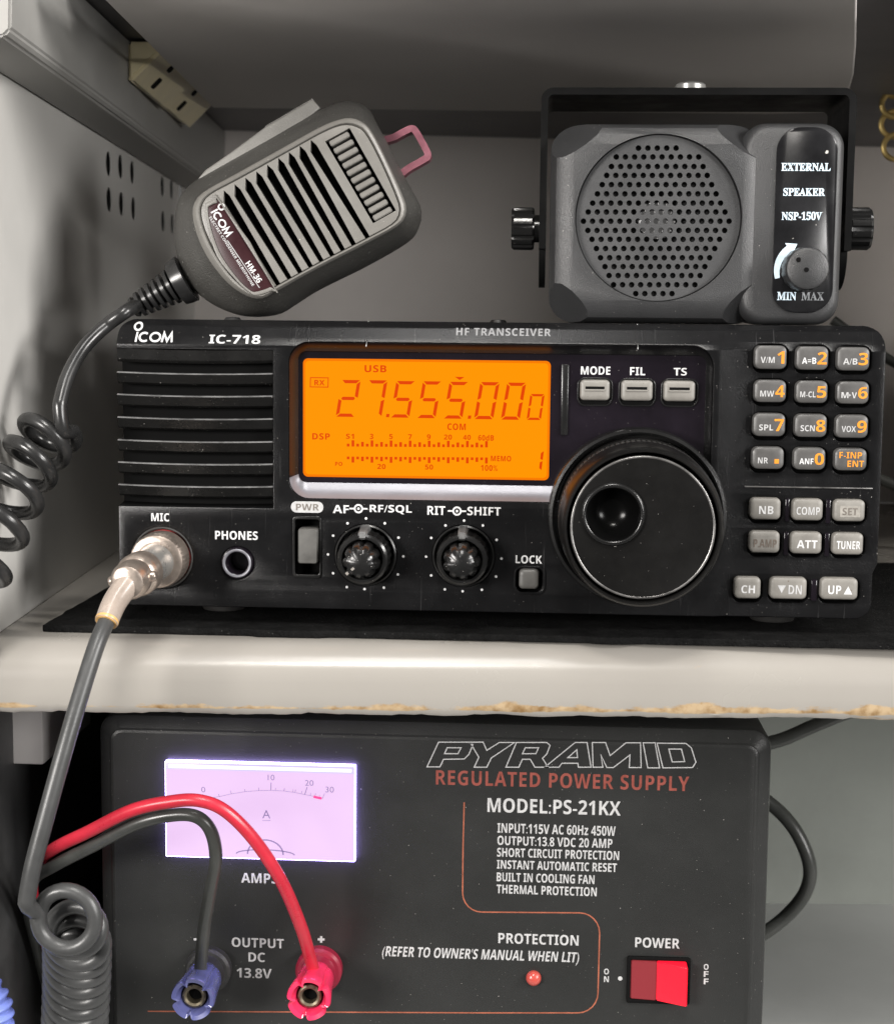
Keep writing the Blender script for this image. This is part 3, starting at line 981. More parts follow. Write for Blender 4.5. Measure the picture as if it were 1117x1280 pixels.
# keys beside the display
def keycap(bm, b, n0, n1, r, inset=0.55, dome=0.12):
    u0, u1, v0, v1 = b
    rlayers(bm, u0, u1, v0, v1, r, [(0, n0), (0, n1 - 0.75), (inset * 0.3, n1 - 0.28), (inset, n1), (inset + 1.0, n1 + dome)], 5)
for s, tb, kb in (('MODE', (725.6, 458, 762.4, 468.4), (724.6, 474.8, 761.8, 500.5)), ('FIL', (787, 459, 806, 469), (776, 475.4, 815.4, 501)), ('TS', (841.4, 459.8, 858, 469.4), (829, 476, 868.5, 501.8))):
    ob('lettering', letters(s, FR, tb, WN + 0.07), MT['white'], window)
    bm = bmesh.new()
    u0, u1, v0, v1 = pxb(kb[0] - 3.5, kb[1] - 3, kb[2] + 3.5, kb[3] + 7, WN)
    bm = plate(rrect(u0, u1, v0, v1, 2.4), [rrect(u0 + 0.5, u1 - 0.5, v0 + 0.5, v1 - 0.5, 2.0)], WN - 0.1, WN + 0.5, 0.15)
    ob('key_surround', bm, MT['knob'], window)
    bm = bmesh.new()
    flat(bm, rrect(u0 + 0.4, u1 - 0.4, v0 + 0.4, v1 - 0.4, 2.0), WN + 0.04)
    ob('key_well', bm, MT['well'], window)
    key = bmesh.new()
    b = pxb(*kb, WN + 2.8)
    keycap(key, b, WN, WN + 2.8, 1.3)
    key = ob('key', key, MT['lightkey'], radio)
    bm = bmesh.new()
    w = b[1] - b[0]
    box(bm, b[0] + w * 0.18, b[1] - w * 0.18, b[3] - 2.9, b[3] - 2.05, WN + 2.3, WN + 2.97)
    ob('key_slot', bm, MT['well'], key)
    bm = bmesh.new()
    box(bm, b[0] + w * 0.16, b[1] - w * 0.16, b[3] - 3.5, b[3] - 2.92, WN + 2.5, WN + 3.2, 0.15)
    ob('key_ridge', bm, MT['lightkey'], key)
bm = bmesh.new()
u0, u1, v0, v1 = pxb(701, 455, 710, 544, WN)
box(bm, u0, u1, v0, v1, WN - 0.5, WN + 1.0, 0.4)
ob('window_fin', bm, MT['knob'], radio)

# keypad
for xa, ya, xb, yb, kd, t in KEYS:
    n1 = 1.7 if kd == 'dark' else 1.2
    b = pxb(xa, ya, xb, yb, n1)
    bm = bmesh.new()
    keycap(bm, b, -6, n1, 1.9 if kd == 'dark' else 1.5, 0.7 if kd == 'dark' else 0.5)
    key = ob('keypad_button', bm, MT['darkkey' if kd == 'dark' else 'lightkey'], radio)
    u0, u1, v0, v1 = b
    w, h = u1 - u0, v1 - v0
    zt = n1 + 0.2
    L = lambda fx0, fy0, fx1, fy1: (u0 + w * fx0, v0 + h * fy0, u0 + w * fx1, v0 + h * fy1)
    if kd == 'dark':
        if t[0] == 'F-INP':
            ob('lettering', letters('F-INP', FR, None, zt, 'B', local=L(0.14, 0.56, 0.84, 0.84)), MT['orangeink'], key)
            ob('lettering', letters('ENT', FR, None, zt, 'B', local=L(0.40, 0.18, 0.91, 0.46)), MT['orangeink'], key)
        else:
            x0 = 0.18 if len(t[0]) < 4 else 0.13
            if t[0] == 'M▸V':
                m1 = letters('M', FR, None, zt, 'B', local=L(0.14, 0.26, 0.36, 0.52))
                merge(m1, letters('V', FR, None, zt, 'B', local=L(0.46, 0.26, 0.62, 0.52)))
                q = L(0.38, 0.33, 0.44, 0.45)
                flat(m1, [(q[0], q[1]), (q[2], (q[1] + q[3]) / 2), (q[0], q[3])], zt)
            else:
                m1 = letters(t[0], FR, None, zt, 'B', local=L(x0, 0.26, 0.62 if t[0] != 'NR' else 0.5, 0.52))
            ob('lettering', m1, MT['white' if t[0] in ('A=B', 'ANF') else 'greyink'], key)
            if t[1] == '.':
                m2 = bmesh.new()
                q = L(0.70, 0.26, 0.84, 0.46)
                flat(m2, [(q[0], q[1]), (q[2], q[1]), (q[2], q[3]), (q[0], q[3])], zt)
            else:
                m2 = letters(t[1], FR, None, zt, 'B', local=L(0.70 if t[1] == '1' else 0.655, 0.24, 0.92 if t[1] == '1' else 0.945, 0.76))
            ob('lettering', m2, MT['orangeink'], key)
    else:
        s = t[0]
        if s == 'dn' or s == 'up':
            m1 = letters(s.upper(), FR, None, zt, 'B', local=L(0.5, 0.24, 0.86, 0.66) if s == 'dn' else L(0.2, 0.26, 0.55, 0.66))
            q = L(0.2, 0.28, 0.43, 0.64) if s == 'dn' else L(0.62, 0.26, 0.85, 0.64)
            flat(m1, [(q[0], q[3]), (q[2], q[3]), ((q[0] + q[2]) / 2, q[1])] if s == 'dn' else [(q[0], q[1]), (q[2], q[1]), ((q[0] + q[2]) / 2, q[3])], zt)
        elif s == 'SET':
            bm = bmesh.new()
            q = L(0.2, 0.2, 0.85, 0.72)
            flat(bm, rrect(q[0], q[2], q[1], q[3], 0.3), zt - 0.02)
            ob('label_pill', bm, MT['keypill'], key)
            m1 = letters('SET', FR, None, zt + 0.03, 'B', local=L(0.28, 0.29, 0.76, 0.63))
        else:
            m1 = letters(s, FR, None, zt, 'B', local=L({'NB': 0.29, 'CH': 0.26, 'ATT': 0.2}.get(s, 0.14), 0.26, {'NB': 0.76, 'CH': 0.78, 'ATT': 0.86}.get(s, 0.9), 0.63))
        ob('lettering', m1, MT['darkink' if s == 'SET' else 'brownink' if s == 'P.AMP' else 'greyink' if s in ('COMP', 'dn') else 'white'], key)

# power switch and lock key
bm = bmesh.new()
keycap(bm, pxb(372.2, 661, 397, 705, 2.4), -6, 2.4, 0.8, 0.35, 0.0)
ob('power_button', bm, MT['midkey'], radio)
bm = plate(pxrect(366, 645, 402, 722, 1.2), [pxrect(369, 649, 399.5, 718, 0.8)], -0.4, 0.55, 0.2)
ob('switch_frame', bm, MT['knob'], radio)
bm = bmesh.new()
keycap(bm, pxb(648.2, 712, 673, 736.5, 2.4), -6, 2.4, 1.4, 0.5)
ob('lock_button', bm, MT['midkey'], radio)
bm = plate(pxrect(642, 707.5, 682, 743, 2.4), [pxrect(644.5, 710, 679, 740, 2.0)], -0.3, 0.3, 0.15)
ob('button_surround', bm, MT['panel'], radio)

# two stacked control knobs
def control(c, turn, name):
    u, v = c
    bm = bmesh.new()
    lathe(bm, (u, v, -7), (0, 0, 1), [(9.8, 0), (9.8, 7.4), (9.3, 7.7), (9.0, 7.3), (8.9, 1.0)], 56, cap1=False)
    lathe(bm, (u, v, -6), (0, 0, 1), [(8.95, 0), (0.1, 0.01)], 32)
    well = ob('knob_well', bm, MT['knob'], radio)
    bm = bmesh.new()
    def flute(r, h, k, a):
        return r - (0.32 if (k // 2) % 2 and 1.5 < h < 15 and r > 6.5 else 0)
    lathe(bm, (u, v, -6), (0, 0, 1), [(8.3, 0.2), (8.3, 6), (8.1, 13.5), (7.9, 15.2), (7.2, 15.8), (6.5, 15.8), (6.2, 15.2), (6.1, 10)], 96, flute)
    outer = ob(name, bm, MT['knob'], radio, sharp=30)
    bm = bmesh.new()
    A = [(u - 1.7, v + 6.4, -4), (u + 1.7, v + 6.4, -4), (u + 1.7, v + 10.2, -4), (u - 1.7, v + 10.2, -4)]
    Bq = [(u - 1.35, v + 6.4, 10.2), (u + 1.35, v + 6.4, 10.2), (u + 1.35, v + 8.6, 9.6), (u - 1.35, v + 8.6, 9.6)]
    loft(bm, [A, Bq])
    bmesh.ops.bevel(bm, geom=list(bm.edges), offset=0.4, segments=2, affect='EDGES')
    ob('pointer', bm, MT['edgeglint'], outer)  # grey stands in for light caught by the black pointer
    bm = bmesh.new()
    def lobes(r, h, k, a):
        return r * (1 - (0.15 if h < 9.8 and r > 3 else 0.04) * (0.5 + 0.5 * math.cos(a * 9 + turn)) ** 3)
    lathe(bm, (u, v, 6), (0, 0, 1), [(5.75, 0), (5.75, 4), (5.6, 7.5), (5.2, 9.6), (4.2, 11.2), (2.4, 12), (0.05, 12.2)], 120, lobes)
    inner = ob('inner_knob', bm, MT['knob'], outer)
    bm = bmesh.new()
    a = turn
    d = Vector((math.cos(a), math.sin(a)))
    nrm = Vector((-d.y, d.x))
    pts = [Vector((u, v)) + d * 2.2 + nrm * 0.35, Vector((u, v)) + d * 5.9 + nrm * 0.45, Vector((u, v)) + d * 5.9 - nrm * 0.45, Vector((u, v)) + d * 2.2 - nrm * 0.35]
    loft(bm, [[(p.x, p.y, 14) for p in pts], [(pts[0].x, pts[0].y, 18.6), (pts[1].x, pts[1].y, 15.2), (pts[2].x, pts[2].y, 15.2), (pts[3].x, pts[3].y, 18.6)]])
    ob('pointer', bm, MT['paleink' if turn > 3 else 'knob'], inner)
control(cAF, R(222), 'volume_knob')
control(cRIT, R(92), 'shift_knob')
bm = bmesh.new()
for sx, sy in ((0, 0), (371.6, 0)):
    for x, y in ((197, 240), (218, 163), (277, 112), (353, 92), (430, 112), (486, 171), (506, 248), (484, 322), (426, 376), (347, 382), (274, 374), (218, 317)):
        if sx:
            x, y = x + 402, y + 9
        u, v = P(x / 3.285 + 350, y / 3.285 + 620)
        flat(bm, circle(u, v, 0.42, 12), 0.05)
ob('dial_dots', bm, MT['white'], panel)

# main tuning knob
tu, tv = P(795.8, 645.6)
bm = bmesh.new()
lathe(bm, (tu, tv, -6), (0, 0, 1), [(27.9, 0), (27.9, 8.0), (27.5, 8.8), (26.6, 9.0), (26.0, 8.4), (25.7, 5), (20, 4.5)], 128)
ob('knob_collar', bm, MT['knob'], radio)
bm = bmesh.new()
lathe(bm, (tu, tv, 0), (0, 0, 1), [(24.9, 1), (24.9, 7.4), (24.6, 7.7), (24.3, 8.2), (24.3, 9.0), (24.6, 9.6)], 128, cap1=False)
lathe(bm, (tu, tv, 0), (0, 0, 1), [(24.6, 15.6), (24.7, 16.0), (24.5, 22), (24.0, 27.5), (23.6, 29.0), (23.0, 29.8), (22.6, 29.8), (22.3, 29.3), (22.2, 25)], 128, cap0=False, cap1=False)
tune = ob('tuning_knob', bm, MT['disc'], radio, sharp=40)
bm = bmesh.new()
lathe(bm, (tu, tv, 0), (0, 0, 1), [(24.5, 9.4), (24.75, 9.8), (24.75, 15.2), (24.5, 15.7)], 384, lambda r, h, k, a: r - (0.45 if k % 4 == 0 and 9.6 < h < 15.5 else 0), False, False)
ob('grip_ring', bm, MT['rubber'], tune, sharp=20)
bm = bmesh.new()
lathe(bm, (tu, tv, 0), (0, 0, 1), [(21.35, 28.2), (21.4, 29.0), (21.25, 29.3), (20.95, 29.36), (20.7, 29.22)], 128, cap0=False, cap1=False)
ob('knob_rim', bm, MT['rim'], tune, sharp=60)
du, dv = P(766, 642.6, 29.2)
bm = bmesh.new()
lathe(bm, (tu, tv, 0), (0, 0, 1), [(21.3, 20), (21.3, 28.9), (21.0, 29.2)], 128)
bm = punch(bm, [circle(du, dv, 8.7, 64)], 19, 32)
ob('knob_face', bm, MT['disc'], tune, sharp=20)
bm = bmesh.new()
lathe(bm, (du, dv, 0), (0, 0, 1), [(9.3, 28.6), (9.4, 29.5), (9.2, 30.3), (8.7, 30.7), (8.1, 30.5), (7.7, 29.7), (7.3, 27.6), (6.6, 25.2), (5.4, 23.2), (3.6, 22.0), (1.8, 21.6), (0.05, 21.5)], 64, cap0=False)
for f in bm.faces:
    c = f.calc_center_median()
    if math.hypot(c.x - du, c.y - dv) < 7.9: f.material_index = 1
ob('finger_dimple', bm, [MT['knob'], MT['bowl']], tune, sharp=60)

# sockets on the panel
bm = bmesh.new()
lathe(bm, (*cPH, -7), (0, 0, 1), [(5.2, 0), (5.2, 7.6), (4.9, 8.2), (4.3, 8.3), (3.6, 7.8), (3.25, 6.6), (3.2, 1)], 48, cap1=False)
jack = ob('phones_jack', bm, MT['chrome'] if False else MT['gloss'], radio)
bm = bmesh.new()
lathe(bm, (*cPH, -7), (0, 0, 1), [(4.75, 8.15), (4.4, 8.42), (4.05, 8.36), (3.75, 8.0)], 48, cap0=False, cap1=False)
ob('jack_rim', bm, MT['sheenrim'], jack)
bm = bmesh.new()
lathe(bm, (*cMIC, -7), (0, 0, 1), [(10.0, 0), (10.0, 6.4), (9.5, 6.7), (9.0, 6.0), (9.0, 1.0), (8.9, 0.5)], 64)
sock = ob('mic_socket', bm, MT['rubber'], radio)
bm = bmesh.new()
lathe(bm, (*cMIC, -7), (0, 0, 1), [(9.0, 2.0), (8.95, 5.0), (8.5, 5.2), (8.2, 2)], 64, cap0=False, cap1=False)
ob('socket_ring', bm, MT['redpaint'], sock)

# ================================================================== loudspeaker on the radio
FS = Frame((0, 8, 0), (1, 0, 0), (0, 0, 1))
s0 = FS.p(687, 398)
spk = thing('loudspeaker', Frame(FS.O + Vector((0, 0, 91.6)), (1, 0, 0), (0, 0, 1)), 'charcoal external loudspeaker with round perforated grille standing on the radio', 'speaker')
FS = Frame(FS.O + Vector((0, 0, 91.6)), (1, 0, 0), (0, 0, 1))
def sb(x0, y0, x1, y1, d=0.0):
    return (FS.p(x0, (y0 + y1) / 2, d)[0], FS.p(x1, (y0 + y1) / 2, d)[0], FS.p((x0 + x1) / 2, y1, d)[1], FS.p((x0 + x1) / 2, y0, d)[1])
l0, l1, bo, to = sb(687, 151, 957, 398)
bo = 0.05
bm = bmesh.new()
rlayers(bm, l0, l1, bo, to, 8.5, [(4.5, -62), (1.0, -50), (0, -18), (0, -9), (0.5, -5.5), (1.8, -2.6), (4.0, -0.9), (7.0, 0.0)], 8)
for cx, cy, sx, sy in ((l0, to, -1, 1), (l1, to, 1, 1), (l0, bo, -1, -1), (l1, bo, 1, -1)):
    no = Vector((sx, sy * (1.5 if sy > 0 else 1.0), 1.15)).normalized()
    co = Vector((cx - sx * 8.6, cy - sy * 8.6, 0.0))
    g = bmesh.ops.bisect_plane(bm, geom=list(bm.verts) + list(bm.edges) + list(bm.faces), plane_co=co, plane_no=no, clear_outer=True)
    ed = [e for e in g['geom_cut'] if isinstance(e, bmesh.types.BMEdge)]
    bmesh.ops.contextual_create(bm, geom=ed)
gc = FS.p(822.5, 272.5)
cut = bmesh.new()
lathe(cut, (*gc, -7), (0, 0, 1), [(25.9, 0), (25.9, 20)], 96)
bm = difference(bm, cut)
body = ob('cabinet', bm, MT['spk'], spk, sharp=24)
r0, r1, _, _ = sb(950, 150, 1055, 398)
bm = bmesh.new()
rlayers(bm, r0 - 6, r1, bo, to, 7.5, [(4.5, -62), (1.0, -50), (0, -16), (0, -6), (0.4, -3.6), (1.2, -2.0), (2.6, -1.2)], 8)
ob('control_housing', bm, MT['spk'], spk)
# grille
hol = []
rows = ((246, 5, 369, 479), (272, 10, 304, 545), (300, 11, 290, 558), (326, 12, 276, 570), (353, 13, 263, 583), (380, 14, 249, 596), (407, 15, 235, 609), (433, 16, 222, 622),
        (460, 17, 208, 634), (487, 16, 221, 621), (513, 15, 233, 606), (540, 14, 246, 592), (567, 13, 258, 577), (593, 12, 271, 563), (619, 11, 283, 549), (646, 10, 296, 534), (672, 5, 361, 467))
for y, n, xa, xb in rows:
    for k in range(n):
        x = xa + (xb - xa) * k / (n - 1)
        hol.append(circle(*FS.p(x / 2.3417 + 640, y / 2.3412 + 80, -2.2), 0.9, 14))
bm = bmesh.new()
loft(bm, [[(x, y, z) for x, y in circle(*gc, r, 96)] for r, z in ((25.7, -3.6), (25.7, -2.35), (25.5, -2.2))])
bm = punch(bm, hol, -5, 0)
ob('grille', bm, MT['grille'], spk)
bm = bmesh.new()
lathe(bm, (*gc, -6.8), (0, 0, 1), [(25.6, 0), (22, 0.3), (9, 1.2), (7.5, 1.6), (3, 2.6), (0.05, 2.8)], 64)
ob('cone', bm, MT['cone'], spk)
bm = bmesh.new()
lathe(bm, (*gc, -4.9), (0, 0, 1), [(6.6, 0), (6.2, 0.5), (4.6, 0.95), (2.2, 1.15), (0.05, 1.2)], 48)
ob('dust_cap', bm, MT['chrome'], spk)
# control plate
u0, u1, v0, v1 = sb(967, 159, 1043, 391, -1)
bm = bmesh.new()
rlayers(bm, u0, u1, v0, v1, 7.5, [(0, -2.2), (0, -0.6), (0.25, -0.4)], 10)
cp = ob('control_plate', bm, MT['plate'], spk)
def sprint(s, b, m='ice', st='S', **k):
    return ob('lettering', letters(s, FS, b, -0.3, st, **k), MT[m], cp)
sprint('EXTERNAL', (976, 203.6, 1037.6, 213.8), off=0.14)
sprint('SPEAKER', (978.4, 235, 1030.4, 245), off=0.14)
sprint('NSP-150V', (976.4, 264.6, 1026.4, 275.2), off=0.14)
sprint('MIN', (970.8, 365, 994.6, 375.4), off=0.14)
sprint('MAX', (1001, 365, 1029, 375.4), 'dimice', off=0.1)
bm = bmesh.new()
kc = FS.p(1003, 339, -0.3)
pts = []
for k in range(13):
    a = R(196 - 72 * k / 12)
    pts.append((kc[0] + 8.1 * math.cos(a), kc[1] + 8.1 * math.sin(a)))
for k in range(12):
    w0, w1 = 0.75 + 0.5 * (k / 12), 0.75 + 0.5 * ((k + 1) / 12)
    p_, q_ = Vector(pts[k]), Vector(pts[k + 1])
    c_ = Vector(kc)
    flat(bm, [p_ + (p_ - c_).normalized() * w0, q_ + (q_ - c_).normalized() * w1, q_ - (q_ - c_).normalized() * w1, p_ - (p_ - c_).normalized() * w0], -0.3)
e_ = Vector(pts[-1]); c_ = Vector(kc); n_ = (e_ - c_).normalized(); t_ = Vector((n_.y, -n_.x))
flat(bm, [e_ + n_ * 2.3, e_ + t_ * 3.0, e_ - n_ * 1.9], -0.3)
ob('arrow_mark', bm, MT['ice'], cp)
bm = bmesh.new()
lathe(bm, (*FS.p(1003, 337, 0), -1.5), (0, 0, 1), [(6.6, 0), (6.6, 1.6), (6.9, 2.4), (6.7, 9.5), (6.2, 10.6), (5.4, 11), (0.05, 11.1)], 64, lambda r, h, k, a: r - (0.18 if (k % 4) < 2 and 2 < h < 10 and r > 6 else 0))
vk = ob('volume_knob', bm, MT['spk'], spk, sharp=30)
bm = bmesh.new()
for dx, dy in ((-2.2, 3.2), (0.3, 0.2)):
    c = FS.p(1006, 338, 9.7)
    flat(bm, circle(c[0] + dx, c[1] + dy, 0.75, 14), 9.72)
ob('index_dimple', bm, MT['well'], vk)
# bracket
bx0, bx1 = FS.p(675, 200, -20)[0], FS.p(1063, 200, -20)[0]
bt = FS.p(860, 113, -20)[1]
bb = FS.p(680, 312, -20)[1]
bm = bmesh.new()
def bracket_profile(off):
    r = 4.0 - off
    pts = [(bx0 + off, bb)] + [(bx0 + off + r + r * math.cos(R(180 - 90 * k / 6)), bt - off - r + r * math.sin(R(180 - 90 * k / 6))) for k in range(7)]
    pts += [(bx1 - off - r + r * math.cos(R(90 - 90 * k / 6)), bt - off - r + r * math.sin(R(90 - 90 * k / 6))) for k in range(7)] + [(bx1 - off, bb)]
    return pts
o_, i_ = bracket_profile(0), bracket_profile(2.2)
vs = []
for a, b in zip(o_, i_):
    vs.append([bm.verts.new((a[0], a[1], -14)), bm.verts.new((b[0], b[1], -14)), bm.verts.new((b[0], b[1], -54)), bm.verts.new((a[0], a[1], -54))])
for a, b in zip(vs, vs[1:]):
    for k in range(4):
        bm.faces.new((a[k], a[(k + 1) % 4], b[(k + 1) % 4], b[k]))
bm.faces.new(vs[0]); bm.faces.new(vs[-1][::-1])
bmesh.ops.recalc_face_normals(bm, faces=bm.faces)
for u in (bx0 + 1.1, bx1 - 1.1):
    lathe(bm, (u - 1.05, bb, -32), (1, 0, 0), [(12, 0), (12, 2.1)], 40)
ob('bracket', bm, MT['bracket'], spk)
bm = bmesh.new()
lathe(bm, ((bx0 + bx1) / 2 - 1, bt - 0.05, -32), (0, 1, 0), [(6.0, 0), (6.0, 1.2), (5.0, 1.4), (5.0, 3.4), (4.4, 4.0), (0, 4.1)], 32)
ob('bracket_bolt', bm, MT['plugbody'], spk)
for x, s in ((bx0, -1), (bx1, 1)):
    y = FS.p(670 if s < 0 else 1070, 286, -32)[1]
    bm = bmesh.new()
    lathe(bm, (x, y, -32), (s, 0, 0), [(4.5, -2), (4.5, 1.6), (6.6, 1.8), (7.0, 2.4), (7.0, 8.4), (6.4, 9.2), (0, 9.3)], 72, lambda r, h, k, a: r - (0.6 if (k % 6) < 2 and 2 < h < 9 and r > 6 else 0))
    ob('side_knob', bm, MT['knob'], spk, sharp=25)

# ================================================================== hand microphone leaning on the radio
tilt = R(4)
n_ = Vector((0, -math.cos(tilt), math.sin(tilt)))
O_ = Vector((-72, 10, 91.6))
FMi0 = Frame(O_, (1, 0, 0), Vector((0, math.sin(tilt), math.cos(tilt))))
ax = Vector(FMi0.p(480, 199)) - Vector(FMi0.p(225, 345))
ax.normalize()
U_ = FMi0.U * ax.x + FMi0.V * ax.y
V_ = -FMi0.U * ax.y + FMi0.V * ax.x
FH = Frame(O_, U_, V_)
mic = thing('hand_microphone', FH, 'grey hand microphone with slotted face leaning on top of the radio', 'microphone')
ZM = lambda p: (p[0] / 3.103 + 200, p[1] / 3.103 + 100)
def mz(pts, d):
    return [FH.p(*ZM(p), d) for p in pts]
sil = [(60, 560), (64, 495), (88, 440), (130, 398), (190, 362), (300, 300), (415, 236), (520, 175), (620, 118), (680, 92), (725, 83), (775, 91), (815, 118), (838, 165), (880, 240), (945, 370), (1000, 470),
       (1009, 512), (1000, 552), (960, 610), (800, 705), (600, 805), (500, 868), (440, 902), (350, 914), (280, 903), (215, 876), (160, 838), (105, 785), (72, 700), (58, 625)]
fro = [(141, 520), (150, 472), (186, 436), (300, 375), (500, 264), (640, 187), (722, 158), (782, 170), (817, 205), (872, 310), (935, 455), (946, 510), (920, 558), (800, 625), (620, 717), (455, 807), (396, 838),
       (340, 825), (270, 770), (200, 672), (160, 592)]
def angular(poly, c, n=120):
    poly = [Vector(p) for p in poly]
    sm = [Vector((q.x, q.y)) for q in spline([(p.x, p.y, 0) for p in poly], 6, True)]
    res = []
    for k in range(n):
        a = 2 * math.pi * k / n
        d = Vector((math.cos(a), math.sin(a)))
        best = 0
        for i in range(len(sm)):
            p, q = sm[i] - c, sm[(i + 1) % len(sm)] - c
            e = q - p
            den = d.x * e.y - d.y * e.x
            if abs(den) < 1e-9: continue
            t = (p.x * e.y - p.y * e.x) / den
            s = (p.x * d.y - p.y * d.x) / den
            if t > 0 and -1e-6 <= s <= 1 + 1e-6: best = max(best, t)
        res.append(c + d * best)
    return res
SD = -13.0
silL, froL = mz(sil, SD), mz(fro, 0)
cc = sum((Vector(p) for p in froL), Vector((0, 0))) / len(froL)
SA, FA = angular(silL, cc), angular(froL, cc)
def mix(t): return [a.lerp(b, t) for a, b in zip(SA, FA)]
def ins(ring, k): return [cc + (p - cc) * k for p in ring]
def ringz(r, z): return [(p.x, p.y, z) for p in r]
bm = bmesh.new()
loft(bm, [ringz(ins(SA, 0.80), -30), ringz(ins(SA, 0.93), -28.5), ringz(ins(SA, 0.985), -25), ringz(SA, -18), ringz(SA, -12.5), ringz(mix(0.08), -9.5), ringz(mix(0.3), -6.2), ringz(mix(0.62), -3.2),
          ringz(mix(0.86), -1.0), ringz(mix(0.93), 0.1), ringz(FA, 0.5), ringz(ins(FA, 0.975), 0.25), ringz(ins(FA, 0.955), -0.9), ringz(ins(FA, 0.95), -6.5)])
for f in bm.faces:
    if -1.7 < f.calc_center_median().z: f.material_index = 1  # one plastic: sides in a darker copy for shade, rim in the lighter
ob('shell', bm, [MT['micbody'], MT['micface']], mic, sharp=40)
# slotted face
face_out = [tuple(p) for p in ins(FA, 0.953)]
T_ = [(248, 428), (290, 404), (332, 379), (374, 354), (416, 328), (459, 302), (500, 279), (542, 255), (585, 232)]
B_ = [(452, 800), (496, 776), (537, 752), (577, 728), (617, 704), (658, 680), (698, 658), (740, 636), (792, 606)]
hol = []
dirp = Vector((0.87, -0.5))
for t, b in zip(T_, B_):
    t, b = Vector(t), Vector(b)
    w = 19
    pts = [t, t + Vector((6, 30)) + dirp * w, b + (b - t) * 0.03 + dirp * w * 0.95, b + (b - t) * 0.03, t + Vector((-2, 46))]
    hol.append(mz([(p.x, p.y) for p in pts], -0.1))
win = [(640, 238), (735, 186), (915, 506), (826, 556)]
hol.append(mz(win, -0.1))
bm = punch(plate(face_out, [], -2.6, -0.1, 0.25, 2), hol, -6, 3)
face = ob('face_plate', bm, MT['micface'], mic)
bm = bmesh.new()
loft(bm, [ringz(ins(FA, 0.945), -6.4), ringz(ins(FA, 0.945), -4.6)])
ob('inner_screen', bm, MT['well'], mic)
a0, a1, b0_, b1_ = (Vector(p) for p in (mz([win[0]], -0.1)[0], mz([win[1]], -0.1)[0], mz([win[3]], -0.1)[0], mz([win[2]], -0.1)[0]))
for k in range(11):
    t0, t1 = (k + 0.2) / 11, (k + 0.84) / 11
    p0, p1 = a0.lerp(b0_, t0), a0.lerp(b0_, t1)
    q0, q1 = a1.lerp(b1_, t0), a1.lerp(b1_, t1)
    s0_, s1_ = 0.1, 0.88
    bm = bmesh.new()
    base = [p0.lerp(q0, s0_), p0.lerp(q0, s1_), p1.lerp(q1, s1_), p1.lerp(q1, s0_)]
    loft(bm, [[(p.x, p.y, -4.7) for p in base], [(p.x, p.y, -0.35) for p in base]])
    bmesh.ops.bevel(bm, geom=list(bm.edges), offset=0.25, segments=2, affect='EDGES')
    ob('grille_bar', bm, MT['micface'], mic)
# badge
bd = [(187, 505), (200, 487), (222, 479), (237, 482), (432, 790), (428, 804), (372, 822), (345, 812), (300, 768), (238, 680), (203, 590)]
bdL = [(q.x, q.y) for q in spline([(*p, 0) for p in mz(bd, 0)], 4, True)]
c_ = sum((Vector(p) for p in bdL), Vector((0, 0))) / len(bdL)
bdo = [tuple(c_ + (Vector(p) - c_) * 1.0 + (Vector(p) - c_).normalized() * 1.35) for p in bdL]
bm = plate(bdo, [bdL], -0.3, 0.85, 0.3)
ob('badge_frame', bm, MT['micface'], mic)
bm = plate(bdL, [], -0.3, 0.32, 0.1)
badge = ob('badge', bm, MT['badge'], mic)
ang = (Vector(mz([(375, 800)], 0)[0]) - Vector(mz([(205, 530)], 0)[0]))
ang = math.atan2(ang.y, ang.x)
def btext(s, p, wz, hz, st='B', m='white', **k):
    a = Vector(mz([p], 0.4)[0])
    sc = 1 / 3.103 / 3.95
    ob('lettering', letters(s, FH, None, 0.4, st, local=(0, 0, wz * sc, hz * sc), rot=((a.x, a.y), ang), **k), MT[m], badge)
ma2 = Vector(mz([(196, 512)], 0.4)[0])
mk2 = 118 / 3.103 / 3.95
ca, sa = math.cos(ang), math.sin(ang)
ob('lettering', maker(lambda x, y: (ma2.x + mk2 * (x * ca - y * sa), ma2.y + mk2 * (x * sa + y * ca)), 0.4, 0.5), MT['white'], badge)
btext('ELECTRET CONDENSER MICROPHONE', (190, 534), 318, 11, 'B', 'greyink')
btext('HM-36', (330, 712), 92, 23, 'B')
bm = bmesh.new()
a_, b_ = mz([(262, 622), (386, 806)], 0.4)
stroke(bm, [a_, b_], 0.22, 0.4)
ob('lettering', bm, MT['greyink'], badge)
# push-to-talk bar on the upper side
pt = [(150, 398), (185, 356), (290, 283), (415, 190), (598, 82), (629, 118), (560, 175), (420, 255), (300, 325), (200, 385)]
bm = plate(mz(pt, -13), [], -22, -9, 0.7)
key = ob('talk_key', bm, MT['ptt'], mic)
bm = bmesh.new()
a_, b_ = Vector(mz([(415, 190)], -13)[0]), Vector(mz([(598, 82)], -13)[0])
for k in range(26):
    p = a_.lerp(b_, (k + 0.5) / 26)
    box(bm, p.x - 0.22, p.x + 0.22, p.y - 0.8, p.y + 0.35, -21, -10)
ob('grip_ridge', bm, MT['ptt'], key)
# hanger loop
hl = [(850, 252), (968, 188), (990, 194), (1039, 284), (1030, 305), (912, 362)]
bm = bmesh.new()
strap(bm, [(q.x, q.y) for q in spline([(*p, 0) for p in mz([hl[0], (909, 220), (955, 195), (978, 188), (994, 203), (1018, 245), (1036, 280), (1036, 298), (1020, 309), (970, 337), hl[5]], -16)], 4, True)], 2.2, -20.5, -16)
bmesh.ops.remove_doubles(bm, verts=bm.verts, dist=1e-3)
ob('hanger_loop', bm, MT['pink'], mic)
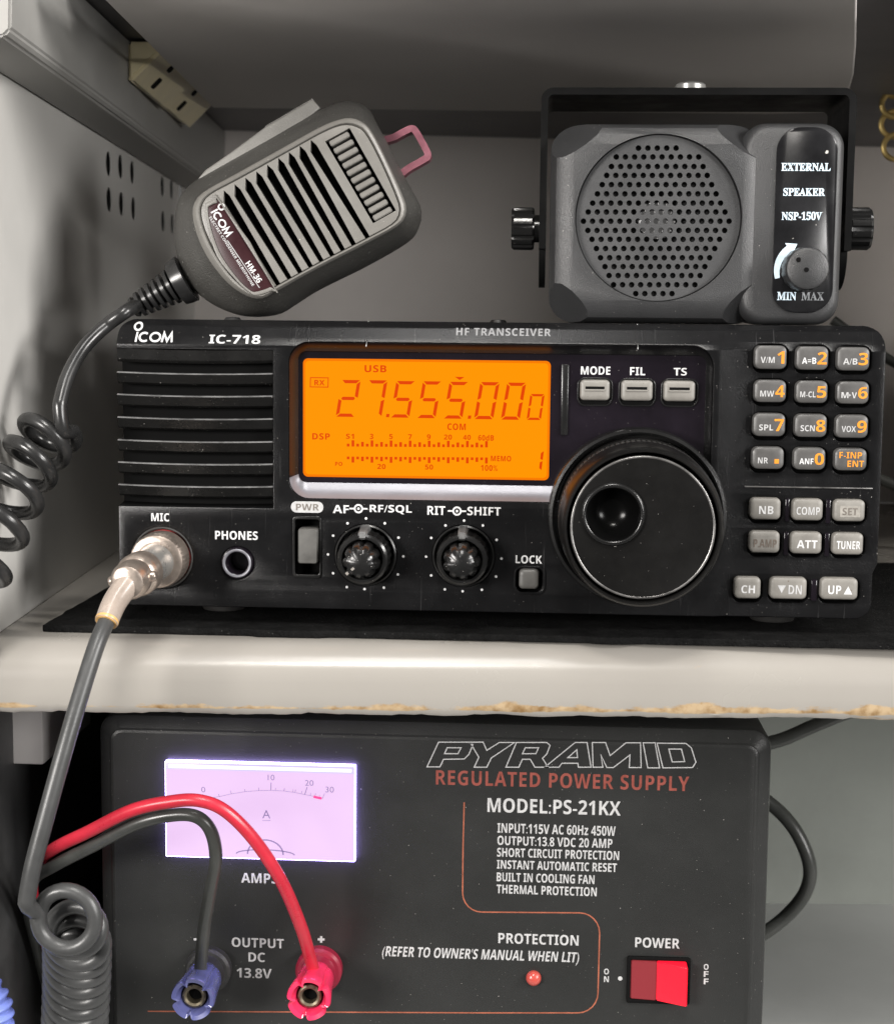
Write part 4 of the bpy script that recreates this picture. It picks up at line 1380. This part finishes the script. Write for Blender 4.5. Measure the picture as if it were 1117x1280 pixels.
# strain relief
pA, pB = Vector(mz([(105, 770)], -14)[0]), Vector(mz([(-105, 885)], -14)[0])
bm = bmesh.new()
pts, rad = [], []
prof = [(0, 7.6), (0.10, 7.4), (0.2, 6.9)]
for k in range(6):
    t = 0.24 + k * 0.115
    r = 5.6 - k * 0.32
    prof += [(t, r - 1.5), (t + 0.012, r), (t + 0.068, r - 0.1), (t + 0.08, r - 1.6)]
prof += [(0.95, 3.4), (1.0, 2.9)]
prof = [(t, r * 1.06) for t, r in prof]
ln = (pB - pA).length
lathe(bm, (pA.x, pA.y, -14), (pB.x - pA.x, pB.y - pA.y, 0), [(r, t * ln) for t, r in prof], 32)
ob('strain_relief', bm, MT['coil'], mic, sharp=30)

# ================================================================== microphone cord with its plug
FD = Frame((0, 0, 0), (1, 0, 0), (0, 0, 1))
MW = FH.matrix()
endw = (FH.O + FH.U * pB.x + FH.V * pB.y + FH.N * (-14))
cord = bpy.data.objects.new('microphone_cord', None)
COL.objects.link(cord)
cord.matrix_world = FD.matrix()
tag(cord, 'black coiled cord from the microphone to the metal plug on the radio', 'cord')
def L3(x, y, d): return FD.p3(x, y, d)
st = Vector((endw.x, endw.z, -endw.y))
lead = spline([st + Vector((1.5, 0.8, 0)), L3(160, 388, -7), L3(132, 408, -5), L3(105, 435, 1), L3(85, 470, 8), L3(75, 505, 13)], 10)
# helix
def helix(path, radius, turns, phase, start_axis=None, per=26):
    pts = []
    P_ = [Vector(p) for p in path]
    T0 = (P_[1] - P_[0]).normalized()
    x = (start_axis - T0 * start_axis.dot(T0)).normalized() if start_axis else basis(T0)[0]
    n = int(turns * per)
    m = len(P_)
    for i in range(n + 1):
        s = i / n * (m - 1)
        k = min(m - 2, int(s))
        c = P_[k].lerp(P_[k + 1], s - k)
        T = (P_[min(m - 1, k + 1)] - P_[max(0, k)]).normalized()
        x = (x - T * x.dot(T)).normalized()
        y = T.cross(x)
        a = phase - 2 * math.pi * i / per
        pts.append(c + (x * math.cos(a) + y * math.sin(a)) * radius)
    return pts
axis = spline([L3(68, 548, 4), L3(58, 535, 5)][:0] + [L3(66, 535, 3), L3(30, 590, 14), L3(-12, 680, 26), L3(-60, 790, 34)], 12)
hx = helix(axis, 8.3, 6.8, 0.2, Vector((1, 0, 0)))
bm = bmesh.new()
jn = spline([lead[-6], lead[-1], L3(80, 538, 12.5), hx[0], hx[3], hx[6]], 8)
tube(bm, lead[:-1] + jn[8:-16] + hx[1:], 2.25, 16)
ob('coil', bm, MT['coil'], cord, sharp=60)
# plug
Q0 = Vector((*cMIC, -2.0))
Q1 = L3(172, 719, 27)
Q2 = L3(133, 778, 46)
D1 = Q1 - Q0
plug_l = D1.length
bm = bmesh.new()
lathe(bm, Q0, D1, [(8.7, 0.5), (8.9, 2.0), (8.9, 7.6), (8.4, 8.6), (7.2, 9.2), (6.2, 9.2)], 120, lambda r, h, k, a: r - (0.22 if k % 3 == 0 and 1.5 < h < 8 and r > 8 else 0))
plug = ob('plug', bm, MT['nickel'], cord, sharp=30)
bm = bmesh.new()
lathe(bm, Q0, D1, [(5.9, 6), (5.5, plug_l * 0.70), (5.4, plug_l * 0.88)], 48)
ob('barrel', bm, MT['plugbody'], plug)
bm = bmesh.new()
lathe(bm, Q0, D1, [(5.2, plug_l * 0.80), (6.6, plug_l * 0.82), (6.7, plug_l * 1.0), (6.2, plug_l * 1.04), (5.4, plug_l * 1.07), (5.3, plug_l * 1.13), (5.8, plug_l * 1.15), (5.8, plug_l * 1.28), (4.8, plug_l * 1.36), (3.7, plug_l * 1.38)], 48)
ob('clamp_nut', bm, MT['nickel'], plug)
X_, Y_, Z_ = basis(D1)
for s in (-1, 1):
    side = (Vector((1, 0.15, 0)) - Z_ * Vector((1, 0.15, 0)).dot(Z_)).normalized()
    c_ = Q0 + Z_ * plug_l * 1.17 + side * s * 4.8
    bm = bmesh.new()
    lathe(bm, c_, side * s, [(1.6, 0), (1.6, 2.0), (1.2, 2.6), (0.05, 2.6)], 20)
    ob('clamp_screw', bm, MT['nickel'], plug)
sl = spline([Q0 + Z_ * plug_l * 1.25, Q1.lerp(Q2, 0.6) + Vector((-0.6, 0.8, 2)), Q2], 10)
bm = bmesh.new()
tube(bm, sl, [3.9 - 0.5 * k / (len(sl) - 1) for k in range(len(sl))], 28)
ob('sleeve', bm, MT['sleeve'], plug, sharp=60)
bm = bmesh.new()
tube(bm, [sl[-3], sl[-2], sl[-1] + (sl[-1] - sl[-2]) * 0.3], [3.48, 3.5, 3.2], 28)
ob('sleeve_end', bm, MT['amber'], plug)
cabl = spline([sl[-4], Q2, L3(121, 806, 52), L3(103, 862, 58), L3(80, 940, 64), L3(58, 1020, 68), L3(41, 1085, 70), L3(33, 1130, 70)], 10)
# hanging coil: first turn faces the room, the rest sag away below it
RING = L3(83, 1150, 66)
def ringpt(c, a, rx=8.0, ry=8.4): return c + Vector((rx * math.cos(a), ry * math.sin(a), 0))
hp = []
turns, per = 14, 30
for i in range(turns * per + 1):
    s = i / per
    a = R(170) + 2 * math.pi * s
    tt = max(0.0, s - 0.9)
    g1 = min(1.0, tt / 1.1)
    g1 = g1 * g1 * (3 - 2 * g1)
    c = RING + Vector((0.6 * g1 - 0.95 * tt, -4.5 * tt - 0.01 * tt * tt - 4.2 * g1, -3.3 * tt + 0.06 * tt * tt - 7.0 * g1))
    tl = min(1.0, tt / 3) * R(28)
    o_ = Vector((8.3 * math.cos(a), 8.5 * math.sin(a), 0))
    o_ = Vector((o_.x, o_.y * math.cos(tl), -abs(0) + o_.y * math.sin(tl) * 0.6))
    hp.append(c + o_ + Vector((0, 0, -0.9 * min(1, s))))
j = hp[0]
full = cabl[:-1] + spline([cabl[-1], j], 4)[1:-1] + hp
rr = [2.5 if i < len(cabl) else 2.3 for i in range(len(full))]
bm = bmesh.new()
tube(bm, full, rr, 16)
ob('straight_lead', bm, MT['cable'], cord, sharp=60)

# ================================================================== power supply below the shelf
FPS = Frame((0, 14, 0), (1, 0, 0), (0, 0, 1))
zb = -8 + FLOORV
psu = thing('power_supply', Frame((-20, 14, zb), (1, 0, 0), (0, 0, 1)), 'black regulated power supply with glowing white ammeter below the shelf', 'power supply')
FPS = Frame((-20, 14, zb), (1, 0, 0), (0, 0, 1))
PP = FPS.p
def pb(x0, y0, x1, y1, d=0.0):
    return (PP(x0, (y0 + y1) / 2, d)[0], PP(x1, (y0 + y1) / 2, d)[0], PP((x0 + x1) / 2, y1, d)[1], PP((x0 + x1) / 2, y0, d)[1])
x0, x1 = PP(122, 1000)[0], PP(964, 1000)[0]
yt = PP(560, 905)[1]
bm = bmesh.new()
rlayers(bm, x0, x1, 3, yt, 6.5, [(1, -215), (0, -212), (0, -5.0), (0.5, -3.2), (1.6, -2.2), (4.2, -0.9), (4.8, -0.3), (5.6, 0)], 8)
pcase = ob('case', bm, MT['psu'], psu, sharp=18)
for u in (x0 + 14, x1 - 14):
    for n in (-14, -198):
        bm = bmesh.new()
        lathe(bm, (u, 0.05, n), (0, 1, 0), [(7, 0), (7.5, 3.2)], 24)
        ob('foot', bm, MT['rubber'], psu)
def pprint(s, b, m='greyink', st='B', parent=None, d=0.06, **k):
    return ob('lettering', letters(s, FPS, b, d, st, **k), MT[m], parent or pcase)
pprint('REGULATED POWER SUPPLY', (544.6, 966.4, 861, 985), 'psured', space=1.08)
pprint('MODEL:PS-21KX', (609, 999.4, 775.4, 1017.4))
pprint('INPUT:115V AC 60Hz 450W', (621.4, 1030.8, 769, 1043))
pprint('OUTPUT:13.8 VDC 20 AMP', (621.4, 1046.6, 765, 1058.2))
pprint('SHORT CIRCUIT PROTECTION', (621, 1061.8, 773.4, 1073))
pprint('INSTANT AUTOMATIC RESET', (620.8, 1077, 770.6, 1088))
pprint('BUILT IN COOLING FAN', (620.6, 1092.2, 742.6, 1103.4))
pprint('THERMAL PROTECTION', (620.4, 1107.4, 745.4, 1118.6))
pprint('PROTECTION', (622.6, 1167.6, 722.8, 1180.6))
pprint("(REFER TO OWNER'S MANUAL WHEN LIT)", (477.6, 1186.4, 723.4, 1203), shear=0.2)
pprint('POWER', (793.4, 1172.4, 849, 1185))
for ch, x, y in (('O', 757.5, 1214.4), ('N', 757.5, 1224), ('O', 882, 1208.6), ('F', 882, 1217.6), ('F', 882, 1226.8)):
    pprint(ch, (x - 3, y - 3.6, x + 3, y + 3.6))
pprint('AMPS', (301.6, 1091.6, 347.2, 1104))
pprint('OUTPUT', (289.8, 1172.6, 354.8, 1184.6))
pprint('DC', (310.6, 1190.6, 331.2, 1202.4))
pprint('13.8V', (296, 1210.4, 339.6, 1222.6))
bm = bmesh.new()
for cx, cy, pl in ((246.6, 1174.2, 0), (401.5, 1174.2, 1)):
    u, v = PP(cx, cy)
    flat(bm, [(u - 1.15, v - 0.38), (u + 1.15, v - 0.38), (u + 1.15, v + 0.38), (u - 1.15, v + 0.38)], 0.06)
    if pl:
        for s in (-1, 1):
            y0_, y1_ = sorted((v + s * 0.38, v + s * 1.15))
            flat(bm, [(u - 0.38, y0_), (u + 0.38, y0_), (u + 0.38, y1_), (u - 0.38, y1_)], 0.06)
u, v = PP(774.7, 1223)
flat(bm, circle(u, v, 0.75, 16), 0.06)
ob('polarity_mark', bm, MT['greyink'], pcase)
# outlined name
ZP = lambda x, y: PP(x / 2.4283 + 520, y / 2.4261 + 900)
def logo(*loops):
    bm = bmesh.new()
    for lp in loops:
        stroke(bm, [ZP(*p) for p in lp], 0.34, 0.06, True)
    ob('lettering', bm, MT['greyink'], pcase)
logo([(68, 67), (160, 67), (172, 75), (160, 104), (146, 118), (83, 119), (72, 142), (33, 142)], [(94, 84), (136, 84), (127, 102), (86, 102)])
logo([(163, 67), (203, 67), (214, 92), (252, 68), (298, 68), (228, 115), (214, 143), (176, 143), (190, 113)])
logo([(304, 68), (396, 68), (406, 77), (396, 103), (383, 116), (400, 143), (360, 143), (346, 119), (322, 119), (311, 143), (272, 143)], [(331, 84), (371, 84), (363, 102), (322, 102)])
logo([(482, 68), (518, 68), (530, 143), (492, 143), (490, 131), (442, 131), (433, 143), (390, 143)], [(487, 90), (489, 114), (460, 114)])
logo([(534, 68), (574, 68), (588, 108), (636, 69), (680, 69), (682, 144), (646, 144), (648, 106), (598, 144), (578, 144), (560, 106), (566, 143), (536, 143)])
logo([(688, 69), (724, 69), (738, 145), (702, 145)])
logo([(730, 70), (818, 71), (834, 84), (848, 128), (838, 144), (748, 145)], [(766, 88), (804, 88), (814, 126), (776, 127)])
# orange rule
def ppath(pts): return [PP(*p) for p in pts]
def rc(cx, cy, r, a0, a1): return [(cx + r * math.cos(R(a)), cy + r * math.sin(R(a))) for a in [a0 + (a1 - a0) * k / 6 for k in range(7)]]
bm = bmesh.new()
stroke(bm, ppath([(580, 1003), (578.5, 1060)] + rc(602, 1116, 24, 180, 90) + rc(724, 1166, 25, -90, 0) + rc(722, 1241, 25, 0, 90) + [(600, 1266), (400, 1265), (185, 1264)]), 0.42, 0.06)
ob('rule_line', bm, MT['psuline'], pcase)
# ammeter
MD = 2.6
u0, u1, v0, v1 = pb(207.5, 955.5, 443, 1073.5, MD)
bm = bmesh.new()
box(bm, u0, u1, v0, v1, -0.5, MD, 0.25)
meter = ob('ammeter', bm, MT['panerim'], psu)
bm = plate(rrect(u0 - 0.2, u1 + 0.2, v0 - 0.2, v1 + 0.2, 0.3), [rrect(u0 + 0.1, u1 - 0.1, v0 + 0.1, v1 - 0.1, 0.2)], 0.05, MD - 0.3, 0.05)
ob('lit_edge', bm, MT['edgelight'], meter)
bm = bmesh.new()
box(bm, u0 + 0.4, u1 - 0.4, v0 + 0.4, v1 - 2.4, MD - 0.5, MD + 0.08)
dial = ob('dial', bm, MT['pane'], meter)
bm = bmesh.new()
box(bm, u0 + 0.9, u1 - 0.9, v1 - 2.0, v1 - 0.7, MD - 0.5, MD + 0.1, 0.3)
ob('lamp_row', bm, MT['lamp'], meter)
ZD = lambda x, y: PP(x / 3.657 + 180, y / 3.657 + 930, MD + 0.12)
def zd(x0, y0, x1, y1):
    return (x0 / 3.657 + 180, y0 / 3.657 + 930, x1 / 3.657 + 180, y1 / 3.657 + 930)
for s, b in (('0', (262, 196, 281, 221)), ('10', (566, 140, 597, 166)), ('20', (736, 165, 775, 191)), ('30', (829, 195, 868, 222)), ('A', (541, 302, 578, 340))):
    ob('dial_marking', letters(s, FPS, zd(*b), MD + 0.12, 'R'), MT['dialink'], dial)
bm = bmesh.new()
arcp = [(280, 252), (345, 240), (400, 228), (462, 218), (525, 213), (580, 212), (640, 215), (690, 222), (735, 231), (780, 240), (815, 250)]
stroke(bm, [ZD(*p) for p in arcp], 0.14, MD + 0.12)
stroke(bm, [ZD(541, 350), ZD(579, 350)], 0.16, MD + 0.12)
for (x, y), h in zip(arcp, (22, 12, 16, 12, 14, 36, 12, 14, 34, 14, 24)):
    t = (x - 560) / 560
    stroke(bm, [ZD(x, y), ZD(x + t * h, y - h)], 0.16 if h < 30 else 0.26, MD + 0.12)
for k in range(6):
    x = 600 + k * 40
    y = 212 + (x - 580) ** 2 * 0.0007
    stroke(bm, [ZD(x, y), ZD(x + 3, y - 12)], 0.14, MD + 0.12)
ob('dial_marking', bm, MT['dialink'], dial)
bm = bmesh.new()
stroke(bm, [ZD(775, 241), ZD(812, 249)], 0.85, MD + 0.13)
ob('dial_marking', bm, MT['dialred'], dial)
bm = bmesh.new()
n0_, n1_ = ZD(552, 500), ZD(283, 240)
tube(bm, [(n0_[0], n0_[1], MD + 0.3), (n1_[0], n1_[1], MD + 0.3)], [0.2, 0.08], 8)
ob('needle', bm, MT['dialink'], meter)
bm = bmesh.new()
c_ = ZD(555, 505)
pts = [(c_[0] + 6.0 * math.cos(R(a)), c_[1] + 5.0 * math.sin(R(a))) for a in range(0, 181, 12)]
stroke(bm, pts, 0.5, MD + 0.12)
pts = [(c_[0] + 9.8 * math.cos(R(a)), c_[1] + 1.6 * math.sin(R(a))) for a in range(0, 181, 12)]
stroke(bm, pts, 0.4, MD + 0.12)
ob('dial_marking', bm, MT['dialink'], dial)
# binding posts
def post(x, y, m, base):
    fx, fy = PP(x, y, 27)
    bm = bmesh.new()
    lathe(bm, (fx, fy, 0), (0, 0, 1), [(7.8, 0), (7.8, 3), (7.0, 4), (6.0, 4.2), (5.4, 9)], 48)
    p_ = ob('binding_post', bm, MT[base], psu)
    bm = bmesh.new()
    def fl(r, h, k, a):
        return r * (1 - (0.26 if h > 24 else 0.17 if h > 11 else 0.05) * (0.5 + 0.5 * math.cos(5 * a + 0.9)) ** 14) if r > 5 else r
    lathe(bm, (fx, fy, 0), (0, 0, 1), [(5.6, 8.4), (6.0, 9.2), (6.1, 13), (6.5, 18), (6.9, 22), (7.2, 25.4), (6.9, 26.3), (5.6, 25.9), (4.6, 23.6), (3.9, 20)], 144, fl, True, False)
    ob('post_cap', bm, MT[m], p_, sharp=40)
    bm = bmesh.new()
    lathe(bm, (fx, fy, 0), (0, 0, 1), [(3.85, 19), (3.85, 23.4), (3.2, 23.8), (2.5, 23.4), (2.4, 20), (0.05, 19.8)], 40)
    ob('contact_ring', bm, MT['oldbrass'], p_)
    bm = bmesh.new()
    lathe(bm, (fx, fy, 0), (0, 0, 1), [(2.35, 20.2), (2.2, 20.6), (0.05, 20.6)], 24)
    ob('contact_hole', bm, MT['well'], p_)
    return fx, fy
pbk = post(240, 1251, 'bluelitpost', 'case')
prd = post(385, 1251, 'redpost', 'redbase')
# indicator and rocker switch
u, v = PP(666.6, 1222)
bm = bmesh.new()
lathe(bm, (u, v, 0), (0, 0, 1), [(2.5, -0.5), (2.5, 0.8), (2.2, 1.7), (1.3, 2.4), (0.05, 2.6)], 32)
ob('protection_lamp', bm, MT['lens'], psu)
u0, u1, v0, v1 = pb(785, 1199, 860, 1253, 1)
bm = plate(rrect(u0 - 0.6, u1 + 0.6, v0 - 0.6, v1 + 0.6, 1), [rrect(u0 + 0.6, u1 - 0.6, v0 + 0.6, v1 - 0.6, 0.6)], -0.2, 1.0, 0.25)
sw = ob('rocker_switch', bm, MT['well'], psu)
um = (u0 + u1) / 2 - 0.6
def wedge(ua, ub, za, zb_, m, name, dv=0.0):
    bm = bmesh.new()
    A = [(ua, v0 + 0.8, -0.4), (ub, v0 + 0.8, -0.4), (ub, v1 - 0.8, -0.4), (ua, v1 - 0.8, -0.4)]
    Bq = [(ua, v0 + 0.8, za), (ub, v0 + 0.8 , zb_), (ub, v1 - 0.8, zb_), (ua, v1 - 0.8, za)]
    loft(bm, [A, Bq])
    bmesh.ops.bevel(bm, geom=list(bm.edges), offset=0.3, segments=2, affect='EDGES')
    ob(name, bm, MT[m], sw)
wedge(u0 + 0.8, um - 0.02, 0.6, 1.6, 'rocker', 'rocker_half')
wedge(um + 0.02, u1 - 0.8, 1.6, 6.0, 'rockerlit', 'rocker_half')

# ================================================================== wires
def wire(pts, r, m, label, cat, name='power_wire', group=None, frame=FPS, seg=14):
    path = spline([frame.p3(*p) if not isinstance(p, Vector) else p for p in pts], 10)
    org = path[0].copy()
    bm = bmesh.new()
    tube(bm, [p - org for p in path], r, seg)
    o = ob(name, bm, MT[m], None, sharp=60)
    f = Frame(frame.O + frame.U * org.x + frame.V * org.y + frame.N * org.z, frame.U, frame.V)
    o.matrix_world = f.matrix()
    return tag(o, label, cat, group)
wire([(85, 1345, -62), (78, 1260, -52), (58, 1190, -38), (42, 1125, -16), (44, 1085, 4), (66, 1062, 20), (110, 1040, 32), (165, 1013, 38), (215, 1002, 41), (250, 1001, 42), (282, 1014, 41), (318, 1050, 38), (352, 1102, 32), (376, 1158, 25), (387, 1195, 18),
      Vector((prd[0], prd[1] + 4, 14))], 2.05, 'redwire', 'glossy red wire arching to the red post of the power supply', 'wire')
wire([(70, 1345, -58), (64, 1260, -50), (48, 1190, -36), (36, 1135, -16), (42, 1100, 4), (68, 1082, 18), (115, 1058, 27), (170, 1030, 33), (215, 1019, 35), (246, 1021, 36), (264, 1040, 35), (270, 1075, 32), (263, 1115, 27), (256, 1155, 22), (252, 1195, 17),
      Vector((pbk[0], pbk[1] + 4, 14))], 2.1, 'blackwire', 'dark grey wire curving down to the blue tinted black post of the power supply', 'wire')
FQ = Frame((0, 110, zb), (1, 0, 0), (0, 0, 1))
wire([(925, 985, 0), (960, 1003, 0), (992, 1036, 4), (1011, 1080, 6), (1006, 1115, 4), (980, 1147, 0), (945, 1172, 0), (900, 1195, -10)], 2.7, 'blackwire', 'black mains cable looping out behind the right side of the power supply', 'cable', 'mains_cable', frame=FQ)
FQ2 = Frame((0, 90, zb), (1, 0, 0), (0, 0, 1))
wire([(930, 935, 0), (975, 925, 0), (1015, 908, 0), (1060, 890, 0), (1110, 878, 0)], 2.6, 'blackwire', 'thin dark cable running just below the shelf at right', 'cable', 'thin_cable', frame=FQ2)
FQ3 = Frame((0, 200, 0), (1, 0, 0), (0, 0, 1))
wire([(1040, 400, 0), (1085, 432, 0), (1108, 448, 0), (1135, 462, 0), (1180, 475, 0)], 2.2, 'blackwire', 'thin black lead leaving the rear of the radio above the keypad', 'lead', 'rear_lead', frame=FQ3)
wire([(1040, 560, 0), (1085, 590, 0), (1104, 601, 0), (1135, 612, 0), (1180, 618, 0)], 2.4, 'blackwire', 'thicker black lead leaving the rear of the radio lower down', 'lead', 'rear_lead', frame=FQ3)

# blue ribbed hose at the lower left
FZ = Frame((0, -40, zb), (1, 0, 0), (0, 0, 1))
org = FZ.p3(-30, 1270)
root = thing('ribbed_hose', Frame(FZ.O + FZ.U * org.x + FZ.V * org.y, (1, 0, 0), (0, 0, 1)), 'blue ribbed hose curving in at the lower left edge', 'hose')
path = spline([FZ.p3(-80, 1215) - org, FZ.p3(-45, 1228) - org, FZ.p3(-18, 1250) - org, FZ.p3(-12, 1280) - org, FZ.p3(-22, 1330) - org], 24)
rad = [6.6 + 0.75 * math.sin(i * 2 * math.pi / 7) for i in range(len(path))]
bm = bmesh.new()
tube(bm, path, rad, 24)
ob('hose_wall', bm, MT['bluepvc'], root, sharp=60)
